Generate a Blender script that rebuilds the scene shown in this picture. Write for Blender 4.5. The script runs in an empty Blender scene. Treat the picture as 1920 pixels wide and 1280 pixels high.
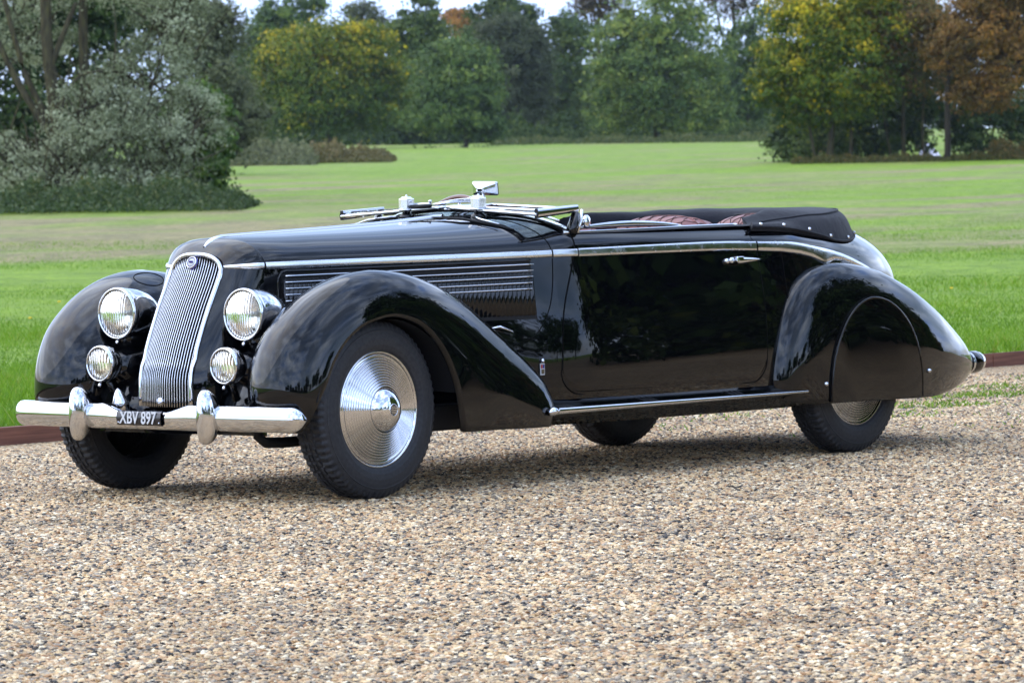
import bpy, bmesh, math, random
import numpy as np
from mathutils import Vector, Matrix
from mathutils.bvhtree import BVHTree
R = math.radians
random.seed(7); rng = np.random.default_rng(7)
SC = bpy.context.scene; COL = SC.collection

# ---------------------------------------------------------------- camera
CAM = Vector((-13.9419, -13.0231, 1.2998))
cr = Vector((0.63808938, -0.76978565, -0.01649235)); cu = Vector((0.03820663, 0.01026235, 0.99921716)); cf = Vector((0.76901378, 0.63821998, -0.03595921))
cd = bpy.data.cameras.new('camera'); cam = bpy.data.objects.new('camera', cd); COL.objects.link(cam)
cam.matrix_world = Matrix(((cr.x, cu.x, -cf.x, CAM.x), (cr.y, cu.y, -cf.y, CAM.y), (cr.z, cu.z, -cf.z, CAM.z), (0, 0, 0, 1)))
cd.sensor_width = 36; cd.lens = 161.45; cd.clip_start = .5; cd.clip_end = 6000
cd.dof.use_dof = True; cd.dof.focus_distance = 17.6; cd.dof.aperture_fstop = 13
SC.camera = cam

# ---------------------------------------------------------------- world and sun
SUN_EL, SUN_AZ = R(50), R(110)          # direction towards the sun, angle from +x in the xy plane
sdir = Vector((math.cos(SUN_EL) * math.cos(SUN_AZ), math.cos(SUN_EL) * math.sin(SUN_AZ), math.sin(SUN_EL)))
W = bpy.data.worlds.new('World'); SC.world = W; W.use_nodes = True
nt = W.node_tree; nt.nodes.clear()
def N(t, tree=None, **k):
    n = (tree or nt).nodes.new(t)
    for a, b in k.items(): setattr(n, a, b)
    return n
sky = N('ShaderNodeTexSky', sky_type='NISHITA', sun_disc=False, sun_elevation=SUN_EL, sun_rotation=math.atan2(sdir.x, sdir.y), air_density=1.0, dust_density=1.5, ozone_density=1.2)
bg = N('ShaderNodeBackground'); bg.inputs[1].default_value = 0.10
tc = N('ShaderNodeTexCoord'); mp = N('ShaderNodeMapping'); mp.inputs['Scale'].default_value = (1, 1, 2.6)
no = N('ShaderNodeTexNoise'); no.inputs['Scale'].default_value = 2.3; no.inputs['Detail'].default_value = 7; no.inputs['Roughness'].default_value = .55; no.inputs['Distortion'].default_value = .4
cr1 = N('ShaderNodeValToRGB'); cr1.color_ramp.elements[0].position = .40; cr1.color_ramp.elements[0].color = (.22,)*3 + (1,); cr1.color_ramp.elements[1].position = .62; cr1.color_ramp.elements[1].color = (1, 1, 1, 1)
no2 = N('ShaderNodeTexNoise'); no2.inputs['Scale'].default_value = 3.6; no2.inputs['Detail'].default_value = 6
cr2 = N('ShaderNodeValToRGB'); cr2.color_ramp.elements[0].position = .3; cr2.color_ramp.elements[0].color = (3.4, 5.4, 10.6, 1); cr2.color_ramp.elements[1].position = .72; cr2.color_ramp.elements[1].color = (12.6, 14.4, 17.4, 1)
mx = N('ShaderNodeMix', data_type='RGBA')
nt.links.new(tc.outputs['Generated'], mp.inputs[0]); nt.links.new(mp.outputs[0], no.inputs['Vector']); nt.links.new(mp.outputs[0], no2.inputs['Vector'])
nt.links.new(no.outputs['Fac'], cr1.inputs[0]); nt.links.new(no2.outputs['Fac'], cr2.inputs[0])
nt.links.new(cr1.outputs[0], mx.inputs['Factor']); nt.links.new(sky.outputs[0], mx.inputs['A']); nt.links.new(cr2.outputs[0], mx.inputs['B'])
nt.links.new(mx.outputs['Result'], bg.inputs[0]); wo = N('ShaderNodeOutputWorld'); nt.links.new(bg.outputs[0], wo.inputs[0])
sl = bpy.data.lights.new('sun', 'SUN'); sl.energy = .95; sl.angle = R(95); sl.color = (1, .95, .87)
so = bpy.data.objects.new('sun', sl); COL.objects.link(so); so.rotation_euler = sdir.to_track_quat('Z', 'Y').to_euler()
SC.view_settings.view_transform = 'Standard'; SC.view_settings.look = 'None'; SC.view_settings.exposure = 1.33; SC.view_settings.gamma = 1
SC.render.engine = 'CYCLES'
cy = SC.cycles; cy.use_denoising = True; cy.max_bounces = 8; cy.diffuse_bounces = 2; cy.glossy_bounces = 5; cy.transmission_bounces = 6; cy.transparent_max_bounces = 6; cy.caustics_reflective = True; cy.caustics_refractive = True; cy.sample_clamp_indirect = 8

# ---------------------------------------------------------------- materials
def mat(name, col, rough=.5, metal=0, coat=0, spec=.5, trans=0, ior=1.45, sheen=0):
    m = bpy.data.materials.new(name); m.use_nodes = True; b = m.node_tree.nodes['Principled BSDF']
    b.inputs['Base Color'].default_value = (*col, 1); b.inputs['Roughness'].default_value = rough; b.inputs['Metallic'].default_value = metal
    b.inputs['Coat Weight'].default_value = coat; b.inputs['Coat Roughness'].default_value = .02
    b.inputs['Specular IOR Level'].default_value = spec; b.inputs['Transmission Weight'].default_value = trans; b.inputs['IOR'].default_value = ior
    b.inputs['Sheen Weight'].default_value = sheen
    return m
def nodes(m): return m.node_tree, m.node_tree.nodes['Principled BSDF']
def noise(t, scale, detail=4, vec=None, rough=.55):
    n = t.nodes.new('ShaderNodeTexNoise'); n.inputs['Scale'].default_value = scale; n.inputs['Detail'].default_value = detail; n.inputs['Roughness'].default_value = rough
    if vec is not None: t.links.new(vec, n.inputs['Vector'])
    return n
def ramp(t, fac, stops, interp='LINEAR'):
    r = t.nodes.new('ShaderNodeValToRGB'); e = r.color_ramp.elements; r.color_ramp.interpolation = interp
    while len(e) < len(stops): e.new(.5)
    for k, (p, c) in enumerate(stops): e[k].position = p; e[k].color = (*c, 1)
    t.links.new(fac, r.inputs[0]); return r
def bump(t, b, h, strength, dist):
    n = t.nodes.new('ShaderNodeBump'); n.inputs['Strength'].default_value = strength; n.inputs['Distance'].default_value = dist
    t.links.new(h, n.inputs['Height']); t.links.new(n.outputs[0], b.inputs['Normal']); return n
def objco(t):
    return t.nodes.new('ShaderNodeTexCoord').outputs['Object']
M = {}
M['paint'] = mat('black_paint', (.0012, .0014, .0022), .05, 0, 0, .52)
t, b = nodes(M['paint']); n = noise(t, 1.7, 2, objco(t)); bump(t, b, n.outputs[0], .05, .01)
n = noise(t, 300, 2, objco(t)); rr = ramp(t, n.outputs[0], [(.45, (.02,)*3), (.8, (.05,)*3)]); t.links.new(rr.outputs[0], b.inputs['Roughness'])
M['dark'] = mat('underside_black', (.008, .008, .009), .6, 0, 0, .3)
M['gap'] = mat('panel_gap', (.002, .002, .002), .8, 0, 0, .1)
M['chrome'] = mat('chrome', (.64, .65, .68), .05, 1)
t, b = nodes(M['chrome']); n = noise(t, 40, 5, objco(t)); rr = ramp(t, n.outputs[0], [(.3, (.03,)*3), (.75, (.10,)*3)]); t.links.new(rr.outputs[0], b.inputs['Roughness'])
M['satin'] = mat('satin_alloy_trim', (.66, .67, .69), .22, 1)
t, b = nodes(M['satin']); n = noise(t, 25, 6, objco(t)); rr = ramp(t, n.outputs[0], [(.3, (.14,)*3), (.75, (.32,)*3)]); t.links.new(rr.outputs[0], b.inputs['Roughness'])
M['rubber'] = mat('tyre_rubber', (.017, .018, .021), .55, 0, 0, .4)
t, b = nodes(M['rubber']); n = noise(t, 60, 6, objco(t)); rr = ramp(t, n.outputs[0], [(.35, (.012, .013, .016)), (.75, (.030, .030, .033))]); t.links.new(rr.outputs[0], b.inputs['Base Color']); bump(t, b, n.outputs[0], .25, .002)
M['fabric'] = mat('black_mohair', (.007, .008, .013), .8, 0, 0, .2, sheen=.08)
t, b = nodes(M['fabric']); n = noise(t, 9, 6, objco(t)); n2 = noise(t, 900, 2, objco(t))
ad = t.nodes.new('ShaderNodeMath'); ad.operation = 'MULTIPLY_ADD'; ad.inputs[1].default_value = .06; t.links.new(n2.outputs[0], ad.inputs[0]); t.links.new(n.outputs[0], ad.inputs[2]); bump(t, b, ad.outputs[0], .5, .02)
M['leather'] = mat('oxblood_leather', (.17, .050, .042), .42, 0, 0, .5)
t, b = nodes(M['leather']); n = noise(t, 14, 6, objco(t)); rr = ramp(t, n.outputs[0], [(.3, (.12, .034, .030)), (.7, (.22, .075, .062))]); t.links.new(rr.outputs[0], b.inputs['Base Color']); n2 = noise(t, 180, 3, objco(t)); bump(t, b, n2.outputs[0], .3, .003)
M['wood'] = mat('steering_wood', (.10, .028, .012), .25, 0, .6)
M['glass'] = mat('screen_glass', (.86, .95, .91), .0, 0, 0, .5, 1, 1.45)
M['lens'] = mat('headlamp_lens', (.95, .94, .90), .06, 0, 0, .5, 1, 1.45)
t, b = nodes(M['lens']); wv = t.nodes.new('ShaderNodeTexWave'); wv.wave_type = 'BANDS'; wv.bands_direction = 'Y'; wv.inputs['Scale'].default_value = 26; wv.inputs['Distortion'].default_value = .6; wv.inputs['Detail'].default_value = 0
t.links.new(objco(t), wv.inputs['Vector']); bump(t, b, wv.outputs['Fac'], .3, .004)
M['foglens'] = mat('foglamp_lens', (.93, .86, .70), .08, 0, 0, .5, 1, 1.45)
t, b = nodes(M['foglens']); wv = t.nodes.new('ShaderNodeTexWave'); wv.wave_type = 'BANDS'; wv.bands_direction = 'Y'; wv.inputs['Scale'].default_value = 22
t.links.new(objco(t), wv.inputs['Vector']); bump(t, b, wv.outputs['Fac'], .9, .004)
M['reflector'] = mat('lamp_reflector', (.86, .86, .84), .22, 1)
M['white'] = mat('white_paint', (.50, .50, .50), .4)
M['blue'] = mat('blue_enamel', (.035, .035, .20), .2, 0, .5)
M['red'] = mat('red_enamel', (.35, .02, .02), .25, 0, .5)
M['plate'] = mat('plate_black', (.01, .01, .014), .25, 0, .3)
M['tread'] = mat('board_rubber', (.014, .015, .020), .35, 0, .2)

# ---------------------------------------------------------------- helpers
def pch(xs, ys):
    xs = np.array(xs, float); ys = np.array(ys, float); h = np.diff(xs); d = np.diff(ys) / h; m = np.zeros(len(xs))
    for i in range(1, len(xs) - 1):
        if d[i-1] * d[i] > 0:
            w1 = 2 * h[i] + h[i-1]; w2 = h[i] + 2 * h[i-1]; m[i] = (w1 + w2) / (w1 / d[i-1] + w2 / d[i])
    m[0] = d[0]; m[-1] = d[-1]
    def f(x):
        x = np.asarray(x, float); xc = np.clip(x, xs[0], xs[-1]); i = np.clip(np.searchsorted(xs, xc) - 1, 0, len(h) - 1)
        s = (xc - xs[i]) / h[i]; a = ys[i]; bb = ys[i+1]
        return a*(1+2*s)*(1-s)**2 + m[i]*h[i]*s*(1-s)**2 + bb*s*s*(3-2*s) + m[i+1]*h[i]*s*s*(s-1)
    return f
def catmull(P, n, closed=False):
    P = np.array(P, float); K = len(P)
    cl = np.concatenate([[0], np.cumsum(np.linalg.norm(np.diff(P, axis=0), axis=1))]); cl /= cl[-1]
    # centripetal-ish tangents on chord parameter
    m = np.zeros_like(P)
    for i in range(K):
        if i == 0: m[i] = (P[1]-P[0])/(cl[1]-cl[0])
        elif i == K-1: m[i] = (P[-1]-P[-2])/(cl[-1]-cl[-2])
        else:
            a = (P[i]-P[i-1])/(cl[i]-cl[i-1]); c = (P[i+1]-P[i])/(cl[i+1]-cl[i]); w = (cl[i+1]-cl[i])/(cl[i+1]-cl[i-1]); m[i] = a*w + c*(1-w)
    tt = np.linspace(0, 1, n); i = np.clip(np.searchsorted(cl, tt) - 1, 0, K-2); h = (cl[i+1]-cl[i])[:, None]; s = ((tt-cl[i])[:, None])/h
    return P[i]*(1+2*s)*(1-s)**2 + m[i]*h*s*(1-s)**2 + P[i+1]*s*s*(3-2*s) + m[i+1]*h*s*s*(s-1)
def link(name, me, m=None, parent=None, smooth=True):
    if m is not None: me.materials.append(m)
    if smooth: me.polygons.foreach_set('use_smooth', [True] * len(me.polygons))
    o = bpy.data.objects.new(name, me); COL.objects.link(o)
    if parent is not None: o.parent = parent
    return o
def mesh(name, V, F, m=None, parent=None, smooth=True):
    me = bpy.data.meshes.new(name); me.from_pydata([tuple(map(float, v)) for v in V], [], F); me.update()
    return link(name, me, m, parent, smooth)
def tag(o, label=None, cat=None, group=None, kind=None):
    for k, v in (('label', label), ('category', cat), ('group', group), ('kind', kind)):
        if v: o[k] = v
    return o
def gridF(nu, nv, cu_=False, cv=False, off=0, flip=False):
    F = []
    for i in range(nu if cu_ else nu-1):
        for j in range(nv if cv else nv-1):
            a = i*nv+j; b_ = ((i+1) % nu)*nv+j; c = ((i+1) % nu)*nv+(j+1) % nv; d = i*nv+(j+1) % nv
            q = (a+off, b_+off, c+off, d+off); F.append(q[::-1] if flip else q)
    return F
def grid(name, P, m, parent=None, cu_=False, cv=False, flip=False, thick=0, smooth=True):
    P = np.asarray(P, float); nu, nv, _ = P.shape
    o = mesh(name, P.reshape(-1, 3), gridF(nu, nv, cu_, cv, 0, flip), m, parent, smooth)
    if thick:
        md = o.modifiers.new('s', 'SOLIDIFY'); md.thickness = thick; md.offset = -1
    return o
def join_parts(name, parts, m, parent=None, smooth=True):
    V = []; F = []
    for v, f in parts:
        o = len(V); V += [tuple(x) for x in v]; F += [tuple(i+o for i in q) for q in f]
    return mesh(name, V, F, m, parent, smooth)
def tubeVF(path, rad, n=8, flat=1.0, up=None, cap=True):
    P = np.array(path, float); K = len(P); V = []; T = np.gradient(P, axis=0); T /= np.linalg.norm(T, axis=1)[:, None] + 1e-12
    ref = np.array(up if up is not None else (0, 0, 1.)); rad = np.broadcast_to(rad, (K,))
    for i in range(K):
        a = ref if abs(T[i] @ ref) < .95 else np.array((0, 1., .1)); s = np.cross(T[i], a); s /= np.linalg.norm(s); w = np.cross(s, T[i])
        for j in range(n):
            q = 2*math.pi*j/n; V.append(P[i] + rad[i]*(s*math.cos(q) + w*math.sin(q)*flat))
    F = gridF(K, n, False, True)
    if cap: F.append(tuple(range(n))); F.append(tuple(range((K-1)*n, K*n))[::-1])
    return V, F
def tube(name, path, rad, m, parent=None, n=8, **k):
    v, f = tubeVF(path, rad, n, **k); return mesh(name, v, f, m, parent)
def latheVF(prof, n=48, org=(0, 0, 0), axis=(0, 0, 1), mod=None):
    """prof: (radius, height along axis)"""
    ax = Vector(axis).normalized(); a = ax.orthogonal().normalized() if abs(ax.y) < .99 else Vector((1, 0, 0)); b_ = ax.cross(a); V = []
    for (r, h) in prof:
        for j in range(n):
            q = 2*math.pi*j/n; rr_ = r if mod is None else mod(r, h, q)
            V.append(Vector(org) + ax*h + a*math.cos(q)*rr_ + b_*math.sin(q)*rr_)
    return V, gridF(len(prof), n, False, True, 0, True)
def lathe(name, prof, m, parent=None, **k):
    v, f = latheVF(prof, **k); return mesh(name, v, f, m, parent)
def boxVF(c, s):
    x, y, z = c; a, b_, d = s[0]/2, s[1]/2, s[2]/2
    V = [(x+i*a, y+j*b_, z+k*d) for i in (-1, 1) for j in (-1, 1) for k in (-1, 1)]
    return V, [(0, 1, 3, 2), (4, 6, 7, 5), (0, 4, 5, 1), (2, 3, 7, 6), (0, 2, 6, 4), (1, 5, 7, 3)]
def bvh(o):
    me = o.data; return BVHTree.FromPolygons([v.co.copy() for v in me.vertices], [tuple(p.vertices) for p in me.polygons])
def bevel(o, w, seg=2):
    md = o.modifiers.new('b', 'BEVEL'); md.width = w; md.segments = seg; md.limit_method = 'ANGLE'; return o
def sharp(o, a=35):
    o.data.set_sharp_from_angle(angle=R(a)); return o
def dim(stops, k=.66):
    return [(p, tuple(v*k for v in c)) for p, c in stops]
def ellipse_r(d, r): return np.sqrt(np.clip(1 - (1 - np.clip(d/r, 0, 1))**2, 0, 1))
# ================================================================ THE PLACE
FH = Vector((cf.x, cf.y, 0)).normalized(); RH = Vector((FH.y, -FH.x, 0))
fT = pch([0, 38, 60, 105, 170, 230, 300, 400, 700, 3000], [0, 0, .14, .66, 1.45, 2.3, 3.25, 4.5, 7, 9])
def DX(x, y):
    dx, dy = x-CAM.x, y-CAM.y; return dx*FH.x+dy*FH.y, dx*RH.x+dy*RH.y
def edge_y(x): return 3.55 + .021*(x-2.0)
def ground(x, y):
    D, X = DX(x, y); z = float(fT(max(0, D))) if D > 0 else 0
    if y > edge_y(x): z += .075 + .02*math.sin(x*.5+y*.3)*min(1, max(0, (y-6)/10)) + .05*math.sin(x*.11-1)*math.sin(y*.09)*min(1, max(0, (y-10)/30))
    return z
def at(px, D):
    """place on the ground D metres in front of the camera in the direction of picture column px"""
    X = (px-960)/8611*D; p = CAM + FH*D + RH*X; return Vector((p.x, p.y, ground(p.x, p.y)))
# ---- gravel
GR = [(0, (.012, .012, .014)), (.10, (.045, .042, .045)), (.15, (.16, .145, .135)), (.27, (.30, .25, .20)), (.37, (.40, .28, .19)), (.47, (.47, .38, .28)), (.56, (.25, .15, .085)), (.62, (.52, .42, .29)), (.72, (.27, .25, .24)), (.80, (.56, .50, .42)), (.88, (.36, .25, .15)), (.95, (.66, .62, .56))]
GR = [(p, (min(.8, c[0]*1.25), c[1]*1.12, c[2]*.85)) for p, c in GR]
mg = mat('gravel_bed', (.3, .25, .2), .85, spec=.2); t, b = nodes(mg); oc = objco(t)
vo = t.nodes.new('ShaderNodeTexVoronoi'); vo.inputs['Scale'].default_value = 75; vo.inputs['Randomness'].default_value = 1; t.links.new(oc, vo.inputs['Vector'])
sp = t.nodes.new('ShaderNodeSeparateColor'); t.links.new(vo.outputs['Color'], sp.inputs[0])
rr = ramp(t, sp.outputs[0], GR, 'CONSTANT'); n3 = noise(t, .7, 4, oc)
mxx = t.nodes.new('ShaderNodeMix'); mxx.data_type = 'RGBA'; mxx.blend_type = 'MULTIPLY'; mxx.inputs['Factor'].default_value = 1
rr2 = ramp(t, n3.outputs[0], [(.3, (.62, .60, .58)), (.7, (.95, .93, .90))]); t.links.new(rr.outputs[0], mxx.inputs['A']); t.links.new(rr2.outputs[0], mxx.inputs['B']); t.links.new(mxx.outputs['Result'], b.inputs['Base Color'])
ml = t.nodes.new('ShaderNodeMath'); ml.operation = 'MULTIPLY'; ml.inputs[1].default_value = -1; t.links.new(vo.outputs['Distance'], ml.inputs[0]); bump(t, b, ml.outputs[0], .8, .012)
xs = np.linspace(-90, 110, 90); V = []; F = []
rows = [[(x, -14-76*(1-v)**1.0 if v < 1 else -14, 0) for v in (0, .5, 1)] for x in xs]
rows = []
for x in xs: rows.append([(x, y, 0) for y in (-34, -20, -8, -2, 0, 2, edge_y(x))])
gd = grid('gravel_drive', rows, mg, None, flip=True); tag(gd, kind='structure')
# stones: real geometry near the camera, one mass
ms = mat('gravel_stone', (.4, .3, .2), .62, spec=.35); t, b = nodes(ms)
oi = t.nodes.new('ShaderNodeObjectInfo'); rr = ramp(t, oi.outputs['Random'], GR, 'CONSTANT')
n4 = noise(t, 2.2, 4, objco(t)); rr2 = ramp(t, n4.outputs[0], [(.3, (.72, .70, .68)), (.7, (1.12, 1.1, 1.08))])
mxx = t.nodes.new('ShaderNodeMix'); mxx.data_type = 'RGBA'; mxx.blend_type = 'MULTIPLY'; mxx.inputs['Factor'].default_value = 1
t.links.new(rr.outputs[0], mxx.inputs['A']); t.links.new(rr2.outputs[0], mxx.inputs['B']); mx2 = t.nodes.new('ShaderNodeMix'); mx2.data_type = 'RGBA'; mx2.blend_type = 'MULTIPLY'; mx2.inputs['Factor'].default_value = 1; nl = noise(t, .9, 4, oi.outputs['Location'], .6); rl = ramp(t, nl.outputs[0], [(.32, (.74, .72, .70)), (.5, (1, 1, 1)), (.68, (1.16, 1.15, 1.12))]); t.links.new(mxx.outputs['Result'], mx2.inputs['A']); t.links.new(rl.outputs[0], mx2.inputs['B']); t.links.new(mx2.outputs['Result'], b.inputs['Base Color'])
def scatter(name, base, density, dist_min, ico, smin, smax, m, seed, sink=.0, flat=(1, .8, .5)):
    g = bpy.data.node_groups.new(name, 'GeometryNodeTree'); g.interface.new_socket('Geometry', in_out='INPUT', socket_type='NodeSocketGeometry'); g.interface.new_socket('Geometry', in_out='OUTPUT', socket_type='NodeSocketGeometry')
    G = lambda k, **kw: N(k, g, **kw)
    gi, go = G('NodeGroupInput'), G('NodeGroupOutput')
    dp = G('GeometryNodeDistributePointsOnFaces'); dp.inputs['Density'].default_value = density; dp.inputs['Seed'].default_value = seed
    ic = G('GeometryNodeMeshIcoSphere'); ic.inputs['Radius'].default_value = 1; ic.inputs['Subdivisions'].default_value = ico
    spn = G('GeometryNodeSetPosition'); nz = G('ShaderNodeTexNoise'); nz.inputs['Scale'].default_value = .9 + seed*.13; nz.inputs['Detail'].default_value = 1
    vm = G('ShaderNodeVectorMath', operation='SUBTRACT'); vm.inputs[1].default_value = (.5, .5, .5); vs = G('ShaderNodeVectorMath', operation='SCALE'); vs.inputs['Scale'].default_value = 1.5
    g.links.new(nz.outputs['Color'], vm.inputs[0]); g.links.new(vm.outputs[0], vs.inputs[0]); g.links.new(ic.outputs['Mesh'], spn.inputs['Geometry']); g.links.new(vs.outputs[0], spn.inputs['Offset'])
    tr = G('GeometryNodeTransform'); tr.inputs['Scale'].default_value = flat; g.links.new(spn.outputs[0], tr.inputs['Geometry'])
    smt = G('GeometryNodeSetMaterial'); smt.inputs['Material'].default_value = m; g.links.new(tr.outputs[0], smt.inputs['Geometry'])
    ip = G('GeometryNodeInstanceOnPoints'); rv = G('FunctionNodeRandomValue', data_type='FLOAT_VECTOR'); rv.inputs['Min'].default_value = (-.5, -.5, 0); rv.inputs['Max'].default_value = (.5, .5, 6.28); rv.inputs['Seed'].default_value = seed+1
    rs = G('FunctionNodeRandomValue', data_type='FLOAT'); rs.inputs[2].default_value = 0; rs.inputs[3].default_value = 1; rs.inputs['Seed'].default_value = seed+2
    pw = G('ShaderNodeMath', operation='POWER'); pw.inputs[1].default_value = 2.2; ma = G('ShaderNodeMath', operation='MULTIPLY_ADD'); ma.inputs[1].default_value = smax-smin; ma.inputs[2].default_value = smin
    g.links.new(rs.outputs[1], pw.inputs[0]); g.links.new(pw.outputs[0], ma.inputs[0])
    g.links.new(gi.outputs[0], dp.inputs['Mesh']); g.links.new(dp.outputs['Points'], ip.inputs['Points']); g.links.new(smt.outputs[0], ip.inputs['Instance']); g.links.new(rv.outputs[0], ip.inputs['Rotation']); g.links.new(ma.outputs[0], ip.inputs['Scale'])
    g.links.new(ip.outputs[0], go.inputs[0]); md = base.modifiers.new(name, 'NODES'); md.node_group = g; return base
def patch(name, D0, D1, margin, z, step=1.0):
    V = []; F = []
    k = 0
    for D in np.arange(D0, D1, step):
        hw = D*960/8611 + margin
        for X in np.arange(-hw, hw, step):
            p = CAM + FH*(D+step/2) + RH*(X+step/2)
            if p.y > edge_y(p.x) - .35: continue
            c = [CAM + FH*(D+a) + RH*(X+b_) for a, b_ in ((0, 0), (0, step), (step, step), (step, 0))]
            V += [(q.x, q.y, z) for q in c]; F.append((k, k+1, k+2, k+3)); k += 4
    return mesh(name, V, F, mg, None, False)
st = patch('gravel_stones', 10.5, 19.5, 1.2, -.001); scatter('stones_near', st, 4600, 0, 2, .0048, .0145, ms, 3); tag(st, kind='stuff')
st = patch('gravel_stones', 10.5, 26, .8, -.002); scatter('stones_flat', st, 1800, 0, 2, .0055, .016, ms, 11, flat=(1, .65, .4)); tag(st, kind='stuff')
st = patch('gravel_stones', 19.5, 38, .6, -.001, .8); scatter('stones_far', st, 3000, 0, 1, .0050, .0140, ms, 5); tag(st, kind='stuff')
# ---- timber edging, in separate planks
mw = mat('edging_timber', (.20, .06, .04), .7); t, b = nodes(mw); oc = objco(t); mp_ = t.nodes.new('ShaderNodeMapping'); mp_.inputs['Scale'].default_value = (1.2, 20, 30); t.links.new(oc, mp_.inputs[0]); n5 = noise(t, 2, 6, mp_.outputs[0]); rr = ramp(t, n5.outputs[0], [(.3, (.12, .045, .028)), (.7, (.26, .105, .065))]); t.links.new(rr.outputs[0], b.inputs['Base Color']); bump(t, b, n5.outputs[0], .3, .004)
edg = bpy.data.objects.new('timber_edging', None); COL.objects.link(edg); tag(edg, 'low red-brown timber edging board running between the gravel and the lawn', 'edging')
x = -8.0
while x < 24:
    L_ = 2.4; a, c = x, x+L_-.012; V, F = boxVF((0, 0, 0), (1, 1, 1))
    V = [((a if v[0] < 0 else c), edge_y(a if v[0] < 0 else c)+(.0 if v[1] < 0 else .045)+random.uniform(-.001, .001), (-.05 if v[2] < 0 else .088+random.uniform(-.004, .004))) for v in V]
    o = mesh('plank', V, F, mw, edg, False); bevel(o, .005); x += L_
# ---- lawn and field
mf = mat('field_grass', (.06, .13, .02), .8, spec=.25); t, b = nodes(mf); oc = objco(t)
rot = t.nodes.new('ShaderNodeMapping'); rot.inputs['Rotation'].default_value = (0, 0, R(35)); rot.inputs['Scale'].default_value = (1, 1, 1); t.links.new(oc, rot.inputs[0])
st_ = t.nodes.new('ShaderNodeMapping'); st_.inputs['Rotation'].default_value = (0, 0, R(48)); st_.inputs['Scale'].default_value = (.09, .26, 1); t.links.new(oc, st_.inputs[0])
n6_ = noise(t, 1.0, 7, st_.outputs[0], .62); n6 = t.nodes.new('ShaderNodeMapRange'); n6.clamp = False; n6.inputs['From Min'].default_value = .2; n6.inputs['From Max'].default_value = .8; n6.inputs['To Min'].default_value = .0; n6.inputs['To Max'].default_value = 1.0; t.links.new(n6_.outputs[0], n6.inputs[0]); n7 = noise(t, 9, 7, oc, .65); n8 = noise(t, .09, 4, oc)
green = ramp(t, n7.outputs[0], dim([(.30, (.120, .195, .008)), (.48, (.215, .350, .014)), (.70, (.33, .45, .03))]))
dry = ramp(t, n7.outputs[0], dim([(.30, (.17, .14, .06)), (.5, (.32, .27, .115)), (.70, (.48, .41, .19))]))
# dryness grows in bands across the middle of the field
geo = t.nodes.new('ShaderNodeNewGeometry'); dt = t.nodes.new('ShaderNodeVectorMath'); dt.operation = 'DOT_PRODUCT'; dt.inputs[1].default_value = (FH.x, FH.y, 0); t.links.new(geo.outputs['Position'], dt.inputs[0])
off = CAM.x*FH.x + CAM.y*FH.y
mr = t.nodes.new('ShaderNodeMapRange'); mr.inputs['From Min'].default_value = off+30; mr.inputs['From Max'].default_value = off+330; t.links.new(dt.outputs['Value'], mr.inputs[0])
k = lambda D: (D-30)/300
band = ramp(t, mr.outputs[0], [(0, (.18,)*3), (k(56), (.25,)*3), (k(64), (.62,)*3), (k(88), (.66,)*3), (k(100), (.50,)*3), (k(130), (.55,)*3), (k(175), (.46,)*3), (k(330), (.50,)*3)])
dr_ = t.nodes.new('ShaderNodeVectorMath'); dr_.operation = 'DOT_PRODUCT'; dr_.inputs[1].default_value = (RH.x, RH.y, 0); t.links.new(geo.outputs['Position'], dr_.inputs[0]); offr = CAM.x*RH.x + CAM.y*RH.y
mrl = t.nodes.new('ShaderNodeMapRange'); mrl.inputs['From Min'].default_value = offr-9; mrl.inputs['From Max'].default_value = offr+3; mrl.inputs['To Min'].default_value = .09; mrl.inputs['To Max'].default_value = 0; t.links.new(dr_.outputs['Value'], mrl.inputs[0])
bn_ = ramp(t, mr.outputs[0], [(k(54), (0,)*3), (k(60), (1,)*3), (k(100), (1,)*3), (k(125), (0,)*3)]); mlb = t.nodes.new('ShaderNodeMath'); mlb.operation = 'MULTIPLY_ADD'; t.links.new(mrl.outputs[0], mlb.inputs[0]); t.links.new(bn_.outputs[0], mlb.inputs[1]); t.links.new(band.outputs[0], mlb.inputs[2])
ad = t.nodes.new('ShaderNodeMath'); ad.operation = 'ADD'; t.links.new(n6.outputs[0], ad.inputs[0]); t.links.new(mlb.outputs[0], ad.inputs[1])
ad2 = t.nodes.new('ShaderNodeMath'); ad2.operation = 'MULTIPLY_ADD'; ad2.inputs[1].default_value = .35; t.links.new(n7.outputs[0], ad2.inputs[0]); t.links.new(ad.outputs[0], ad2.inputs[2])
fac = ramp(t, ad2.outputs[0], [(.0, (0,)*3), (.5, (0,)*3), (1.0, (1,)*3)])
mrf = t.nodes.new('ShaderNodeMapRange'); mrf.inputs['From Min'].default_value = 1.14; mrf.inputs['From Max'].default_value = 1.42; t.links.new(ad2.outputs[0], mrf.inputs[0])
mxf = t.nodes.new('ShaderNodeMix'); mxf.data_type = 'RGBA'; t.links.new(mrf.outputs[0], mxf.inputs['Factor']); t.links.new(green.outputs[0], mxf.inputs['A']); t.links.new(dry.outputs[0], mxf.inputs['B'])
n10 = noise(t, 1.3, 6, rot.outputs[0], .7); r10 = ramp(t, n10.outputs[0], [(.34, (.62, .66, .60)), (.52, (1, 1, 1)), (.68, (1.28, 1.22, 1.15))]); mx10 = t.nodes.new('ShaderNodeMix'); mx10.data_type = 'RGBA'; mx10.blend_type = 'MULTIPLY'; mx10.inputs['Factor'].default_value = 1
t.links.new(mxf.outputs['Result'], mx10.inputs['A']); t.links.new(r10.outputs[0], mx10.inputs['B']); t.links.new(mx10.outputs['Result'], b.inputs['Base Color'])
bump(t, b, n7.outputs[0], .7, .08)
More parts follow.
